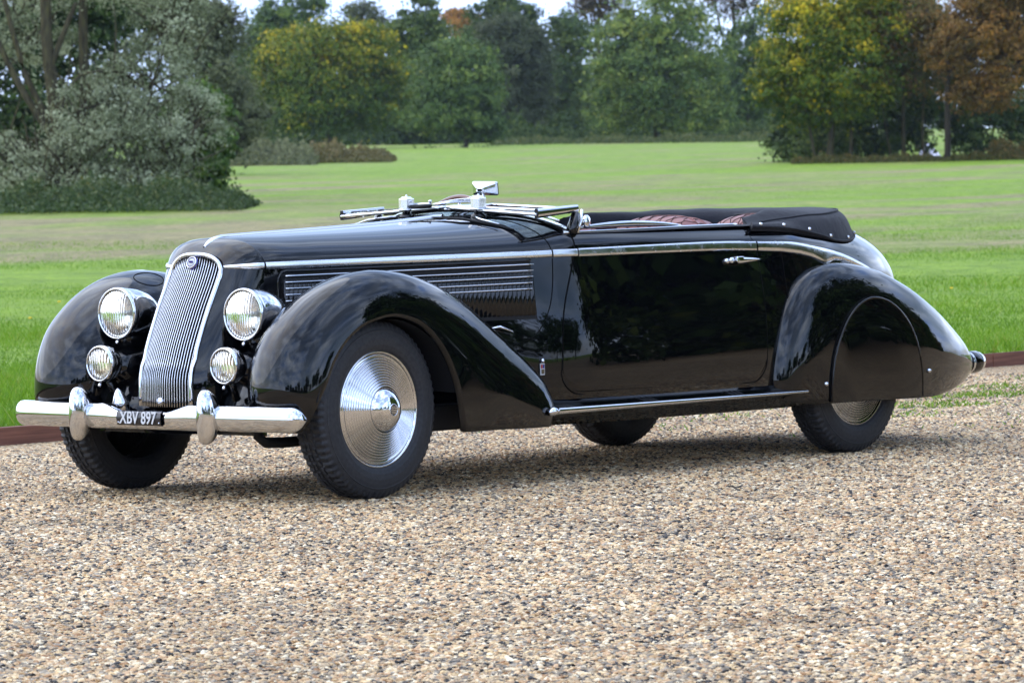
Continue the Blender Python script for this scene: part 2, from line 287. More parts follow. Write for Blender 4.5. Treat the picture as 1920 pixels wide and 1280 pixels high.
# two sheets: fine near, coarse to the horizon
Ds = np.concatenate([np.linspace(-60, 30, 10), np.linspace(36, 120, 43), np.linspace(126, 320, 40), np.array([360, 420, 520, 700, 1000, 1600, 2600])])
rows = []
xs2 = np.concatenate([np.linspace(-900, -60, 12), np.linspace(-50, 260, 90), np.linspace(300, 2400, 16)])
for x in xs2:
    e = edge_y(x)+.045
    ys = np.concatenate([[e, e+.25, e+.8, e+2, e+4, e+7], e + 7 + np.geomspace(3, 2200, 60)])
    rows.append([(x, y, ground(x, y) if y > e+.001 else ground(x, e+.01)) for y in ys])
fd = grid('field', rows, mf, None, flip=True); tag(fd, kind='structure')
# ground behind the photographer, beyond the drive
rows = [[(x, y, -.02 + .0*(y+34)) for y in (-900, -300, -100, -60, -33.9)] for x in np.linspace(-900, 900, 30)]
tag(grid('rear_lawn', rows, mf, None, flip=True), kind='structure')
for (xa, xb) in ((-900, -89.9), (109.9, 900)):
    tag(mesh('side_lawn', [(xa, -34, -.02), (xb, -34, -.02), (xb, 3.0, -.02), (xa, 3.0, -.02)], [(0, 1, 2, 3)], mf, None, False), kind='structure')
# ---- grass blades near the edge
mb = mat('grass_blade', (.08, .17, .02), .6, spec=.3); t, b = nodes(mb)
at_ = t.nodes.new('ShaderNodeAttribute'); at_.attribute_name = 'tint'; rr = ramp(t, at_.outputs['Fac'], dim([(0, (.100, .225, .008)), (.5, (.19, .37, .012)), (.85, (.30, .49, .03)), (1, (.46, .44, .10))])); t.links.new(rr.outputs[0], b.inputs['Base Color'])
tn = t.nodes.new('ShaderNodeBsdfTranslucent'); t.links.new(rr.outputs[0], tn.inputs[0]); ms_ = t.nodes.new('ShaderNodeMixShader'); ms_.inputs[0].default_value = .35; out = t.nodes['Material Output']; t.links.new(b.outputs[0], ms_.inputs[1]); t.links.new(tn.outputs[0], ms_.inputs[2]); t.links.new(ms_.outputs[0], out.inputs[0])
def blades(name, P, hmin, hmax, w, m, lean=.5, tint=None, hs=1):
    n = len(P); a = rng.uniform(0, 2*np.pi, n); h = rng.uniform(hmin, hmax, n)*hs; ln_ = rng.normal(0, lean, (n, 2))*h[:, None]
    d = np.stack([np.cos(a)*w/2, np.sin(a)*w/2, np.zeros(n)], 1); tip = P + np.stack([ln_[:, 0], ln_[:, 1], h], 1)
    V = np.stack([P-d, P+d, tip], 1).reshape(-1, 3); me = bpy.data.meshes.new(name); me.vertices.add(3*n); me.vertices.foreach_set('co', V.ravel()); me.loops.add(3*n); me.loops.foreach_set('vertex_index', np.arange(3*n, dtype=np.int32)); me.polygons.add(n); me.polygons.foreach_set('loop_start', np.arange(0, 3*n, 3, dtype=np.int32)); me.update(calc_edges=True)
    tt = rng.uniform(0, 1, n) if tint is None else tint; at2 = me.attributes.new('tint', 'FLOAT', 'FACE'); at2.data.foreach_set('value', tt.astype(np.float32))
    me.materials.append(m); o = bpy.data.objects.new(name, me); COL.objects.link(o); return tag(o, kind='stuff')
def grass_pts(n, D0, D1, pwr=1.0):
    D = D0 + (D1-D0)*rng.uniform(0, 1, n)**pwr; X = rng.uniform(-1, 1, n)*(D*960/8611+.9); P = np.array(CAM)[None] + D[:, None]*np.array(FH) + X[:, None]*np.array(RH)
    e = 3.55+.021*(P[:, 0]-2)+.05; P = P[P[:, 1] > e]
    z = np.array(fT(np.clip((P[:, 0]-CAM.x)*FH.x+(P[:, 1]-CAM.y)*FH.y, 0, None))) + .072; P[:, 2] = z; return P
P = grass_pts(430000, 22, 130, 2.7); Dg = (P[:, 0]-CAM.x)*FH.x+(P[:, 1]-CAM.y)*FH.y; pn = np.sin(P[:, 0]*.9+P[:, 1]*.31)+np.sin(P[:, 0]*.37-P[:, 1]*1.3+2)+np.sin(P[:, 0]*2.3+P[:, 1]*1.9)*.6
blades('lawn_grass', P, .025, .07, .008, mb, .6, np.clip(rng.normal(.50, .2, len(P))+.07*pn, 0, 1), np.clip(1.15-(Dg-22)/75, .22, 1)*(1+.18*pn))
# tufts along the board
P = []
for k_ in range(90):
    x = rng.uniform(-6, 22); n = rng.integers(20, 60); q = rng.normal(0, .03, (n, 2)); P.append(np.stack([x+q[:, 0], 3.55+.021*(x-2)+.06+abs(q[:, 1]), np.full(n, .07)], 1))
for x in (10.2, 10.35, 10.5): n = 260; q = rng.normal(0, .06, (n, 2)); P.append(np.stack([x+q[:, 0], 3.55+.021*(x-2)+.08+abs(q[:, 1]), np.full(n, .07)], 1))
P = np.concatenate(P); blades('edge_grass', P, .05, .15, .007, mb, .4)
# weeds through the gravel behind the tail
n = 9000; x = rng.normal(8.2, 1.5, n); y = 1.3 + rng.normal(0, .75, n) + .04*(x-7); k_ = (np.sin(x*5.1+y*3)+np.sin(x*2.3-y*6.1)+rng.normal(0, .5, n)) > .4; P = np.stack([x, y, np.zeros(n)], 1)[k_]; P = P[P[:, 1] < 3.3]
blades('gravel_weeds', P, .012, .030, .012, mb, .9)
# dandelions
my = mat('dandelion_yellow', (.75, .50, .02), .6); bt_ = []
for k_ in range(26):
    D = rng.uniform(25, 48); X = rng.uniform(-1, 1)*(D*960/8611); p = CAM+FH*D+RH*X
    if p.y < edge_y(p.x)+.3: continue
    bt_.append(latheVF([(0, .012), (.016, .008), (.018, 0), (0, -.006)], n=7, org=(p.x, p.y, ground(p.x, p.y)+.055)))
o = join_parts('dandelions', bt_, my); tag(o, kind='stuff')

# ---- foliage
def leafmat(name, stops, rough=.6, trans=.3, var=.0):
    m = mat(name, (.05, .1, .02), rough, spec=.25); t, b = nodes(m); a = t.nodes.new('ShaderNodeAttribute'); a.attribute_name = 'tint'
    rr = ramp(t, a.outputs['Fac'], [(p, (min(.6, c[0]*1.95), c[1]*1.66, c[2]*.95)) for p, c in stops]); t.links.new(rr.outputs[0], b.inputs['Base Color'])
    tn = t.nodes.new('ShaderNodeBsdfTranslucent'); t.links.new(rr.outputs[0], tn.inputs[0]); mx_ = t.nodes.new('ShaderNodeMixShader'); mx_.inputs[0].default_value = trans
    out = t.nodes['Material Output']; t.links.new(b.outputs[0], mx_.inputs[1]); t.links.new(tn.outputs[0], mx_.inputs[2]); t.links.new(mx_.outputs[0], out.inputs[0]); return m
LM = dict(
 willow=leafmat('silver_willow_leaf', [(0, (.030, .046, .026)), (.45, (.105, .14, .125)), (1, (.30, .37, .42))]),
 green=leafmat('green_leaf', [(0, (.010, .030, .006)), (.5, (.030, .070, .014)), (.85, (.07, .12, .02)), (1, (.13, .14, .02))]),
 dark=leafmat('dark_leaf', [(0, (.006, .018, .007)), (.6, (.030, .058, .018)), (1, (.09, .125, .032))]),
 maple=leafmat('turning_leaf', [(0, (.010, .030, .004)), (.45, (.040, .074, .006)), (.70, (.12, .135, .010)), (.9, (.34, .25, .014)), (1, (.48, .30, .015))]),
 blue=leafmat('blue_green_leaf', [(0, (.010, .026, .012)), (.45, (.045, .085, .032)), (.8, (.10, .15, .045)), (1, (.17, .21, .06))]),
 rust=leafmat('rust_leaf', [(0, (.022, .022, .008)), (.5, (.085, .056, .018)), (1, (.20, .105, .030))]),
 brown=leafmat('brown_green_leaf', [(0, (.020, .030, .010)), (.5, (.060, .060, .022)), (1, (.16, .085, .035))]),
 grey=leafmat('grey_twig_leaf', [(0, (.022, .034, .020)), (.5, (.060, .078, .060)), (1, (.13, .155, .12))]),
 nettle=leafmat('nettle_leaf', [(0, (.010, .024, .012)), (.6, (.030, .055, .026)), (1, (.08, .095, .05))]),
 reed=leafmat('reed_stem', [(0, (.03, .035, .016)), (.5, (.075, .075, .042)), (.8, (.12, .105, .07)), (1, (.26, .22, .19))]))
mbk = mat('bark', (.1, .08, .05), .9, spec=.1); t, b = nodes(mbk); oc = objco(t); mp_ = t.nodes.new('ShaderNodeMapping'); mp_.inputs['Scale'].default_value = (6, 6, 1.2); t.links.new(oc, mp_.inputs[0]); n9 = noise(t, 2, 6, mp_.outputs[0]); rr = ramp(t, n9.outputs[0], [(.3, (.025, .020, .012)), (.55, (.070, .060, .034)), (.75, (.11, .10, .03))]); t.links.new(rr.outputs[0], b.inputs['Base Color']); bump(t, b, n9.outputs[0], .8, .03)
mbd = mat('dark_bark', (.035, .028, .02), .9, spec=.1)
def leafmesh(name, C, S, m, tint, parent, nrm=None, asp=.62):
    n = len(C); a = rng.normal(0, 1, (n, 3)); a /= np.linalg.norm(a, axis=1)[:, None]
    if nrm is not None: a[:, 2] *= .6; a = a*.8 + nrm; a /= np.linalg.norm(a, axis=1)[:, None]
    r = rng.normal(0, 1, (n, 3)); u = np.cross(a, r); u /= np.linalg.norm(u, axis=1)[:, None]; v = np.cross(a, u)
    S = S[:, None]; cv_ = a*S*.25
    V = np.stack([C-u*S, C-v*S*asp+cv_, C+u*S, C+v*S*asp+cv_], 1).reshape(-1, 3)
    me = bpy.data.meshes.new(name); me.vertices.add(4*n); me.vertices.foreach_set('co', V.ravel()); me.loops.add(4*n); me.loops.foreach_set('vertex_index', np.arange(4*n, dtype=np.int32)); me.polygons.add(n); me.polygons.foreach_set('loop_start', np.arange(0, 4*n, 4, dtype=np.int32)); me.update(calc_edges=True)
    at2 = me.attributes.new('tint', 'FLOAT', 'FACE'); at2.data.foreach_set('value', np.clip(tint, 0, 1).astype(np.float32)); me.materials.append(m)
    o = bpy.data.objects.new(name, me); COL.objects.link(o); o.parent = parent; return o
def crown_pts(lobes, n, clump=.22, nclump=None, seed=0):
    clump *= 1.12
    """lobes: (cx,cy,cz,rx,ry,rz). leaves gather in clumps near the lobes' skins"""
    L_ = np.array(lobes, float); area = (L_[:, 3]*L_[:, 5]+L_[:, 4]*L_[:, 5]+L_[:, 3]*L_[:, 4]); pr = area/area.sum()
    nclump = nclump or max(50, n//105); li = rng.choice(len(L_), nclump, p=pr); d = rng.normal(0, 1, (nclump, 3)); d /= np.linalg.norm(d, axis=1)[:, None]
    d[:, 2] = np.where(d[:, 2] < -.55, -d[:, 2], d[:, 2]); rad = 1 - abs(rng.normal(0, .16, nclump)); cc = L_[li, :3] + d*L_[li, 3:]*rad[:, None]
    ct = rng.normal(0, .16, nclump); csz = clump*rng.uniform(.5, 1.6, nclump)*(L_[li, 3]+L_[li, 4]+L_[li, 5])/3
    k_ = rng.integers(0, nclump, n); q = rng.normal(0, 1, (n, 3)); q[:, 2] *= .6
    C = cc[k_] + q*csz[k_][:, None]; nr = d[k_]*.6 + q*.55 + np.array((0, 0, .25)); nr /= np.linalg.norm(nr, axis=1)[:, None]; fi = rng.uniform(0, 1, n) < .16; lj = rng.choice(len(L_), n, p=pr); C = np.where(fi[:, None], L_[lj, :3] + rng.normal(0, .42, (n, 3))*L_[lj, 3:], C); return C, ct[k_], nr, d[k_]
def limbs(parent, base, trunks, m=None):
    """trunks: list of (points, r0, r1) relative to base"""
    for pts, r0, r1 in trunks:
        P = catmull(pts, 14) if len(pts) > 2 else np.array([np.array(pts[0])*(1-t_)+np.array(pts[1])*t_ for t_ in np.linspace(0, 1, 6)])
        P = P + np.cumsum(rng.normal(0, r0*.10, P.shape), axis=0)*np.linspace(0, 1, len(P))[:, None]
        tube('trunk' if r0 > .09 else 'branch', P, np.linspace(r0, r1, len(P)), m or mbk, parent, n=8)
def tree(name, label, cat, base, lobes, n, leaf, lm, trunks=None, tint=(.45, .2), group=None, topt=.0, clump=.2, bark=None, asp=.62, twigs=0):
    r = bpy.data.objects.new(name, None); COL.objects.link(r); r.location = base; tag(r, label, cat, group)
    # lobes are given in (across, along, up) metres seen from the drive
    Lw = [(RH.x*a+FH.x*d, RH.y*a+FH.y*d, u, rx, ry, rz) for a, d, u, rx, ry, rz in lobes]
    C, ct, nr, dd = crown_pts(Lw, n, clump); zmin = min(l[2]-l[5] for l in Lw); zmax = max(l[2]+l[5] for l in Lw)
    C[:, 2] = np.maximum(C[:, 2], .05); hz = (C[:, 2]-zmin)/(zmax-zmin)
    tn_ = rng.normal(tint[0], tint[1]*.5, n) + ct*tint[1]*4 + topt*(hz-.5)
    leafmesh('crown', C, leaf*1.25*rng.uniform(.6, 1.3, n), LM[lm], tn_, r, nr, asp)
    if trunks is None:
        H = zmax; w = max(.12, H*.022); trunks = [([(0, 0, -.1), (.1*w, .0, H*.3), (0, .2*w, H*.75)], w, w*.35)]
        for k_ in range(6):
            l = Lw[rng.integers(0, len(Lw))]; trunks.append(([(0, 0, H*(.18+.06*k_)), (l[0]*.5, l[1]*.5, (H*.25+l[2])/2), (l[0]+rng.normal(0, .3)*l[3], l[1], l[2]+.3*l[5])], w*.4, w*.08))
    else: trunks = [([(RH.x*a+FH.x*d, RH.y*a+FH.y*d, u) for a, d, u in pts], r0, r1) for pts, r0, r1 in trunks]
    limbs(r, base, trunks, bark)
    if twigs:
        sg = []
        for k_ in range(twigs):
            l = Lw[rng.integers(0, len(Lw))]; s0 = np.array(l[:3]) + rng.normal(0, .25, 3)*np.array(l[3:]); dr = rng.normal(0, 1, 3); dr[2] = abs(dr[2])+.3; dr /= np.linalg.norm(dr)
            P = [s0, s0+dr*l[3]*.5+rng.normal(0, .05, 3)*l[3], s0+dr*l[3]*1.05+rng.normal(0, .12, 3)*l[3]]; sg.append(tubeVF(P, np.linspace(.035, .008, 3)*max(1, l[3]/2), 3, cap=False))
        join_parts('twigs', sg, bark or mbd, r)
    return r
def px2m(px, D): return px*D/8611
def lob(px0, base_px, D, items, base_y=None):
    """items in picture units (centre column, height above base px, half width px, half height px, depth offset m)"""
    s = D/8611; return [((cx_-base_px)*s, dp, h*s, w*s, w*s*.9, hh*s) for cx_, h, w, hh, dp in items]
# A  big silver willow on the left, foreground of the field
D = 105; b0 = at(112, D); s_ = D/8611
tree('willow_tree', 'large silver-leaved willow with yellowish leaning trunks at the left edge of the field', 'tree', b0,
     lob(0, 112, D, [(120, 35, 190, 40, -.3), (300, 40, 100, 40, -.3), (240, 120, 130, 75, -.6), (330, 95, 85, 70, -.8), (150, 70, 100, 60, -.9), (40, 90, 80, 55, -.5), (280, 220, 120, 80, .3), (200, 170, 110, 70, -.3), (370, 150, 60, 80, 0), (330, 330, 90, 90, .8), (230, 420, 140, 70, 1), (60, 330, 90, 120, 1.2)]), 42000, .042, 'willow',
     trunks=[([(0, 0, -.3), (.05, 0, 1.6), (-.12, 0, 3.4), (-.2, 0, 6.5)], .17, .11), ([(.45, .5, -.2), (.62, .5, 2.2), (.70, .5, 6.5)], .13, .09), ([(0, 0, 1.5), (-.9, .1, 3.0), (-1.6, .1, 4.6)], .10, .05), ([(-.1, 0, 1.9), (-.6, 0, 2.9), (-1.2, 0, 5.2)], .08, .05), ([(-.1, 0, 3.2), (.25, -.1, 4.0), (.55, -.1, 4.6)], .09, .05), ([(.1, -.2, .3), (.5, -.5, 1.2), (1.2, -.7, 2.0), (2.1, -.8, 2.3)], .05, .02), ([(0, -.2, .5), (-.6, -.5, 1.2), (-1.3, -.6, 1.1)], .05, .02), ([(.2, -.4, .1), (.6, -.6, .9), (.8, -.8, 1.3)], .04, .02), ([(.05, -.2, 2.2), (.6, -.3, 3.0), (1.7, -.4, 3.1)], .05, .02)], tint=(.50, .24), clump=.13, asp=.35, twigs=260, bark=mbk)
tree('bushy_tree', 'dark leafy tree standing right behind the silver willow at the left edge', 'tree', at(60, 122), lob(0, 60, 122, [(40, 180, 130, 170, 0), (160, 220, 110, 200, .5), (0, 330, 130, 140, .5), (180, 380, 110, 100, .3), (90, 90, 160, 80, .6)]), 26000, .085, 'dark', tint=(.35, .2), clump=.16)
tree('round_bush', 'deep green rounded bush with orange flecks at the right foot of the silver willow', 'bush', at(392, 112), lob(0, 392, 112, [(390, 75, 48, 72, 0), (375, 150, 55, 70, .3), (410, 45, 30, 42, -.2), (330, 90, 70, 80, .7)]), 16000, .06, 'green', tint=(.48, .26), clump=.17, topt=.1)
tree('grey_willow', 'misty grey-green willow rising behind the silver willow, left of the first round tree', 'tree', at(410, 170), lob(0, 410, 170, [(400, 170, 75, 130, 0), (350, 250, 90, 90, .5), (440, 110, 50, 80, -.5), (300, 300, 100, 60, 1), (420, 265, 55, 60, 0), (480, 100, 42, 40, -.5), (455, 60, 40, 50, -.6)]), 30000, .075, 'grey', tint=(.42, .22), clump=.17, twigs=160, asp=.4)
# undergrowth below the willow
def nettles(name, label, px0, px1, D, hpx, n, lm, jit=1.0, group=None, leaf=.05, cat='undergrowth', endtaper=120, tint=(.45, .2)):
    r = bpy.data.objects.new(name, None); COL.objects.link(r); r.location = at((px0+px1)/2, D); 
    if cat: tag(r, label, cat, group)
    px = rng.uniform(px0, px1, n); dep = rng.normal(0, .9*jit, n); s = D/8611
    e = np.clip(np.minimum(px-px0, px1-px)/endtaper, 0.05, 1)**.5; hv = hpx*s*e*(.78+.16*np.sin(px*.045)+.1*np.sin(px*.13+1)+.06*np.sin(px*.41))
    hh = rng.uniform(0, 1, n)**.7*hv*(.85+rng.normal(0, .22, n)*rng.uniform(0, 1, n))
    hh = hh*np.clip(1+.38*dep/max(jit, .1), .15, 1.3)
    C = np.stack([RH.x*(px-(px0+px1)/2)*s+FH.x*dep, RH.y*(px-(px0+px1)/2)*s+FH.y*dep, hh], 1)
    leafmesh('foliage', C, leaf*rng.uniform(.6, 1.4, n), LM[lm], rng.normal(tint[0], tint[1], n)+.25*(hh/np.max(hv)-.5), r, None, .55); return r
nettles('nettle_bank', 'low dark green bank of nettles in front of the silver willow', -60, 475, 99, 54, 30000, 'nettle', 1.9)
# B  middle distance, left to right
nettles('bramble_bush', 'low grey-green bramble bush left of the dry reeds', 420, 600, 205, 78, 13000, 'grey', 1.5, leaf=.08, cat='bush', tint=(.6, .2))
nettles('reed_bed', 'strip of dry reeds with pale tops below the yellow-green round tree', 545, 745, 210, 46, 14000, 'reed', 1.6, leaf=.09, cat='reeds', tint=(.4, .2))
tree('turning_tree', 'broad round tree with yellow-green autumn crown left of centre', 'tree', at(625, 290), lob(0, 625, 290, [(620, 120, 125, 105, 0), (560, 140, 80, 70, -.6), (700, 130, 65, 75, -.4), (640, 190, 85, 50, 0), (560, 185, 60, 45, .3), (690, 195, 55, 42, .3), (600, 70, 100, 60, -1), (680, 65, 80, 55, -1), (730, 100, 48, 50, -.2), (520, 110, 40, 55, 0)]), 42000, .105, 'maple', tint=(.42, .22), topt=.38, clump=.135)
tree('tall_dark_tree', 'tall grey-green tree poking above the left shoulder of the yellow-green round tree', 'tree', at(530, 330), lob(0, 530, 330, [(545, 250, 45, 50, 0), (520, 180, 50, 80, 0), (500, 120, 50, 90, 0), (590, 240, 35, 40, 1)]), 11000, .12, 'blue', tint=(.4, .2), clump=.17)
tree('airy_tree', 'thin see-through grey tree top between the round tree and the first tall dark tree', 'tree', at(680, 345), lob(0, 680, 345, [(690, 225, 45, 36, 0), (660, 190, 40, 40, 0), (730, 205, 35, 40, 0)]), 4200, .11, 'grey', tint=(.3, .2), clump=.24, twigs=90)
tree('pointed_tree', 'tall dark green tree with narrow domed top just right of the yellow-green round tree', 'tree', at(800, 320), lob(0, 800, 320, [(800, 240, 38, 36, 0), (790, 195, 60, 45, 0), (800, 140, 70, 70, 0), (780, 80, 80, 80, -.5), (830, 190, 35, 40, .5)]), 19000, .115, 'dark', tint=(.62, .2), clump=.17)
tree('sloping_tree', 'dense rounded dark green tree overhanging the grass in the middle left', 'tree', at(880, 280), lob(0, 880, 280, [(870, 120, 75, 75, 0), (905, 75, 48, 78, -.3), (840, 70, 70, 70, -.6), (850, 160, 50, 40, 0), (920, 40, 30, 40, -.2)]), 26000, .10, 'blue', tint=(.42, .2), clump=.15, topt=.12)
tree('willowy_tree', 'feathery olive-grey tree between the dark rounded tree and the centre gap', 'tree', at(975, 330), lob(0, 975, 330, [(970, 120, 60, 80, 0), (1010, 150, 38, 60, 0), (950, 190, 50, 50, 0), (985, 60, 55, 55, -.5), (1020, 95, 28, 50, 0)]), 21000, .105, 'grey', tint=(.12, .16), clump=.16, topt=.1)
tree('layered_tree', 'tall layered dark tree with ragged top left of the centre sky gap', 'tree', at(945, 350), lob(0, 945, 350, [(955, 262, 34, 22, 0), (930, 235, 45, 26, 0), (975, 225, 45, 30, 0), (940, 190, 60, 45, .5), (990, 180, 45, 45, .5)]), 12000, .12, 'dark', tint=(.55, .2), clump=.16, twigs=60)
tree('golden_tree', 'small pale orange tree top peeping out behind the dark trees left of centre', 'tree', at(868, 370), lob(0, 868, 370, [(868, 215, 34, 28, 0), (890, 185, 40, 40, 0)]), 3500, .12, 'rust', tint=(.8, .2), clump=.22)
tree('gap_tree', 'hazy dark tree with low skirts standing in the centre gap left of the giant tree', 'tree', at(1065, 350), lob(0, 1065, 350, [(1065, 190, 45, 45, 0), (1050, 130, 50, 70, 0), (1080, 70, 50, 80, 0), (1100, 170, 40, 50, 0), (1040, 60, 40, 50, 0)]), 13000, .12, 'dark', tint=(.62, .18), clump=.17)
tree('bronze_tree', 'bare bronze-twigged tree top against the sky left of the giant blue-green tree', 'tree', at(1130, 370), lob(0, 1130, 370, [(1125, 285, 42, 40, 0), (1150, 240, 45, 40, 0), (1110, 240, 35, 30, 0)]), 4200, .10, 'rust', tint=(.15, .14), clump=.25, twigs=220)
tree('giant_tree', 'giant blue-green tree with drooping boughs right of centre', 'tree', at(1240, 310), lob(0, 1240, 310, [(1245, 235, 85, 85, 0), (1190, 165, 75, 70, -.5), (1310, 175, 75, 75, -.3), (1240, 110, 110, 75, -1), (1160, 105, 55, 50, -.8), (1330, 90, 55, 75, 0), (1215, 50, 80, 50, -.8), (1300, 45, 75, 50, -.5), (1250, 330, 75, 50, 0), (1150, 60, 50, 50, 0), (1275, 140, 50, 35, -2.0), (1200, 90, 45, 30, -2.0), (1170, 150, 60, 40, -2.0), (1225, 190, 45, 30, -2.2), (1260, 75, 38, 24, -2.2)]), 52000, .10, 'blue', tint=(.58, .26), clump=.13, topt=.08)
tree('twiggy_tree', 'bare brown twiggy tree top in the sky gap left of the big yellow-green tree', 'tree', at(1385, 370), lob(0, 1385, 370, [(1385, 290, 55, 40, 0), (1400, 240, 50, 40, 0), (1440, 285, 40, 35, 0), (1350, 260, 40, 40, 0)]), 2600, .10, 'rust', tint=(.1, .1), clump=.3, twigs=420)
tree('backing_tree', 'shaded blue-green tree filling the gap below the bare twiggy tree', 'tree', at(1410, 330), lob(0, 1410, 330, [(1400, 150, 50, 60, 0), (1440, 180, 45, 70, 0), (1390, 75, 50, 75, 0), (1450, 80, 55, 80, 0), (1350, 60, 50, 60, 0)]), 15000, .115, 'blue', tint=(.32, .2), clump=.16)
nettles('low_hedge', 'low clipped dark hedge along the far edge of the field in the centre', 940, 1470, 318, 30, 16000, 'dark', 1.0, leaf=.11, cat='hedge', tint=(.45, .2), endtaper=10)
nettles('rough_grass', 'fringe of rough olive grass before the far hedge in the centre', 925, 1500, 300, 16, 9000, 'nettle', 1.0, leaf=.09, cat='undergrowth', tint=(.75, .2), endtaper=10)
# far wood closing the view
for k_, (px, h_, w_) in enumerate(((470, 190, 120), (640, 170, 130), (760, 205, 110), (1000, 175, 130), (1180, 190, 130), (1320, 185, 120), (1480, 190, 110))):
    tree('far_tree', ('hazy far tree behind the grey willow', 'hazy far tree behind the yellow-green round tree', 'hazy far tree behind the first tall dark tree', 'hazy far tree behind the feathery olive tree', 'hazy far tree behind the left side of the giant tree', 'hazy far tree behind the right side of the giant tree', 'hazy far tree behind the left edge of the big yellow-green tree')[k_], 'tree', at(px, 420+12*k_), lob(0, px, 420, [(px, h_*.62, w_*.6, h_*.34, 0), (px-w_*.4, h_*.4, w_*.5, h_*.4, 0), (px+w_*.4, h_*.4, w_*.5, h_*.42, 0), (px, h_*.2, w_*.8, h_*.2, 0)]), 9000, .17, 'dark', tint=(.6, .2), clump=.17, group='far trees closing off the field')
# C  right-hand group, nearer
D = 175
tree('maple_tree', 'big yellow-green tree with golden left edge on the right side of the field', 'tree', at(1560, D), lob(0, 1560, D, [(1530, 215, 100, 75, 0), (1490, 150, 75, 65, -.3), (1590, 160, 110, 90, -.2), (1560, 265, 90, 60, 0), (1460, 175, 45, 60, .2), (1640, 235, 85, 80, .4), (1500, 270, 55, 50, .2), (1475, 105, 45, 38, -.2), (1430, 150, 25, 35, .1), (1560, 95, 90, 50, .3), (1620, 330, 90, 40, .5)]), 44000, .062, 'maple', tint=(.50, .24), clump=.135, topt=.30,
     trunks=[([(0, 0, 0), (.1, 0, 1.5), (0, 0, 3.5)], .14, .07), ([(.8, 0, 0), (.9, .1, 1.5), (1.1, 0, 3.2)], .07, .04), ([(-.5, 0, 0), (-.8, 0, 1.6), (-1.2, 0, 3.2)], .06, .03)])
tree('russet_tree', 'reddish-brown tree merging with the right flank of the big yellow-green tree', 'tree', at(1700, D+2), lob(0, 1700, D+2, [(1710, 225, 95, 75, -.6), (1660, 160, 70, 60, -1.0), (1750, 160, 80, 60, -.3), (1700, 270, 75, 40, -.5), (1790, 215, 50, 55, 0)]), 28000, .06, 'brown', tint=(.55, .24), clump=.14, topt=.25,
     trunks=[([(0, 0, 0), (0, 0, 1.4), (.1, 0, 3)], .09, .05), ([(.75, -.3, 0), (.7, -.3, 1.2), (.9, -.2, 3.4)], .06, .03), ([(-.5, -.3, 0), (-.7, -.3, 1.2), (-.9, -.2, 2.4)], .04, .02)])
tree('copper_tree', 'tall copper-leaved tree on a dark upright trunk at the right edge of the field', 'tree', at(1782, D-3), lob(0, 1782, D-3, [(1850, 235, 80, 75, 0), (1900, 170, 60, 70, -.2), (1800, 190, 55, 50, 0), (1880, 310, 80, 60, .4), (1850, 120, 70, 40, .4), (1940, 250, 50, 90, 0)]), 34000, .058, 'rust', tint=(.48, .24), clump=.15,
     trunks=[([(0, 0, -.05), (.02, 0, 1.5), (.1, 0, 4.2)], .13, .08), ([(.05, 0, 2.2), (.8, 0, 3.6), (1.6, 0, 4.8)], .07, .03)], bark=mbd, twigs=120)
tree('green_backdrop_tree', 'tall green tree rising behind the russet and copper trees on the right', 'tree', at(1730, 215), lob(0, 1730, 215, [(1700, 300, 90, 60, 0), (1640, 250, 80, 60, 0), (1780, 330, 60, 50, 0), (1930, 130, 70, 60, .5), (1890, 190, 70, 60, 1), (1600, 170, 70, 100, 0), (1680, 150, 60, 100, .3)]), 24000, .085, 'green', tint=(.55, .2), clump=.15)
tree('shaded_thicket', 'shadowy thicket of undergrowth beneath the yellow-green and russet trees', 'bush', at(1600, D+4), lob(0, 1600, D+4, [(1530, 60, 60, 62, 0), (1590, 55, 60, 60, 0), (1650, 60, 50, 60, 0), (1700, 50, 35, 48, 0), (1480, 45, 40, 45, .3), (1560, 25, 110, 28, -.4), (1690, 28, 70, 26, -.4), (1835, 28, 50, 28, -.4), (1890, 75, 60, 48, .8), (1945, 60, 50, 60, .8), (1765, 75, 40, 26, .8), (1800, 45, 22, 45, .6), (1640, 110, 110, 50, .5), (1830, 55, 45, 60, 0), (1800, 115, 90, 40, .6)]), 36000, .07, 'dark', tint=(.45, .25), clump=.17, bark=mbd,
     trunks=[([(a, -.4, 0), (a+rng.normal(0, .1), -.4, 1), (a+rng.normal(0, .25), -.3, 2.2)], .03, .015) for a in (-1.6, -1.1, -.7, -.2, .3, .8, 1.2, 1.7, 2.9, 4.4, 4.8)])
nettles('clipped_hedge', 'clipped olive-brown hedge at the far right edge of the field', 1862, 2000, D-2, 42, 9000, 'brown', .8, leaf=.05, cat='hedge', tint=(.45, .2), endtaper=4)
nettles('scrub_fringe', 'brown scrubby fringe along the foot of the right-hand trees', 1490, 1870, D-3, 15, 8000, 'brown', .6, leaf=.05, cat='undergrowth', tint=(.25, .2), endtaper=6)
# pale lane seen through the trees
mr_ = mat('lane_surface', (.42, .42, .50), .7)
rows = []
for d_ in np.linspace(183, 262, 12):
    pc = 1752 - (d_-183)*.28; w = .42; p = at(pc, d_); L0 = p - RH*w; L1 = p + RH*w; zz = max(p.z, 1.25 + (d_-183)*.016)
    rows.append([(L0.x, L0.y, zz+.02), (L1.x, L1.y, zz+.02)])
tag(grid('lane', rows, mr_, None), kind='structure')
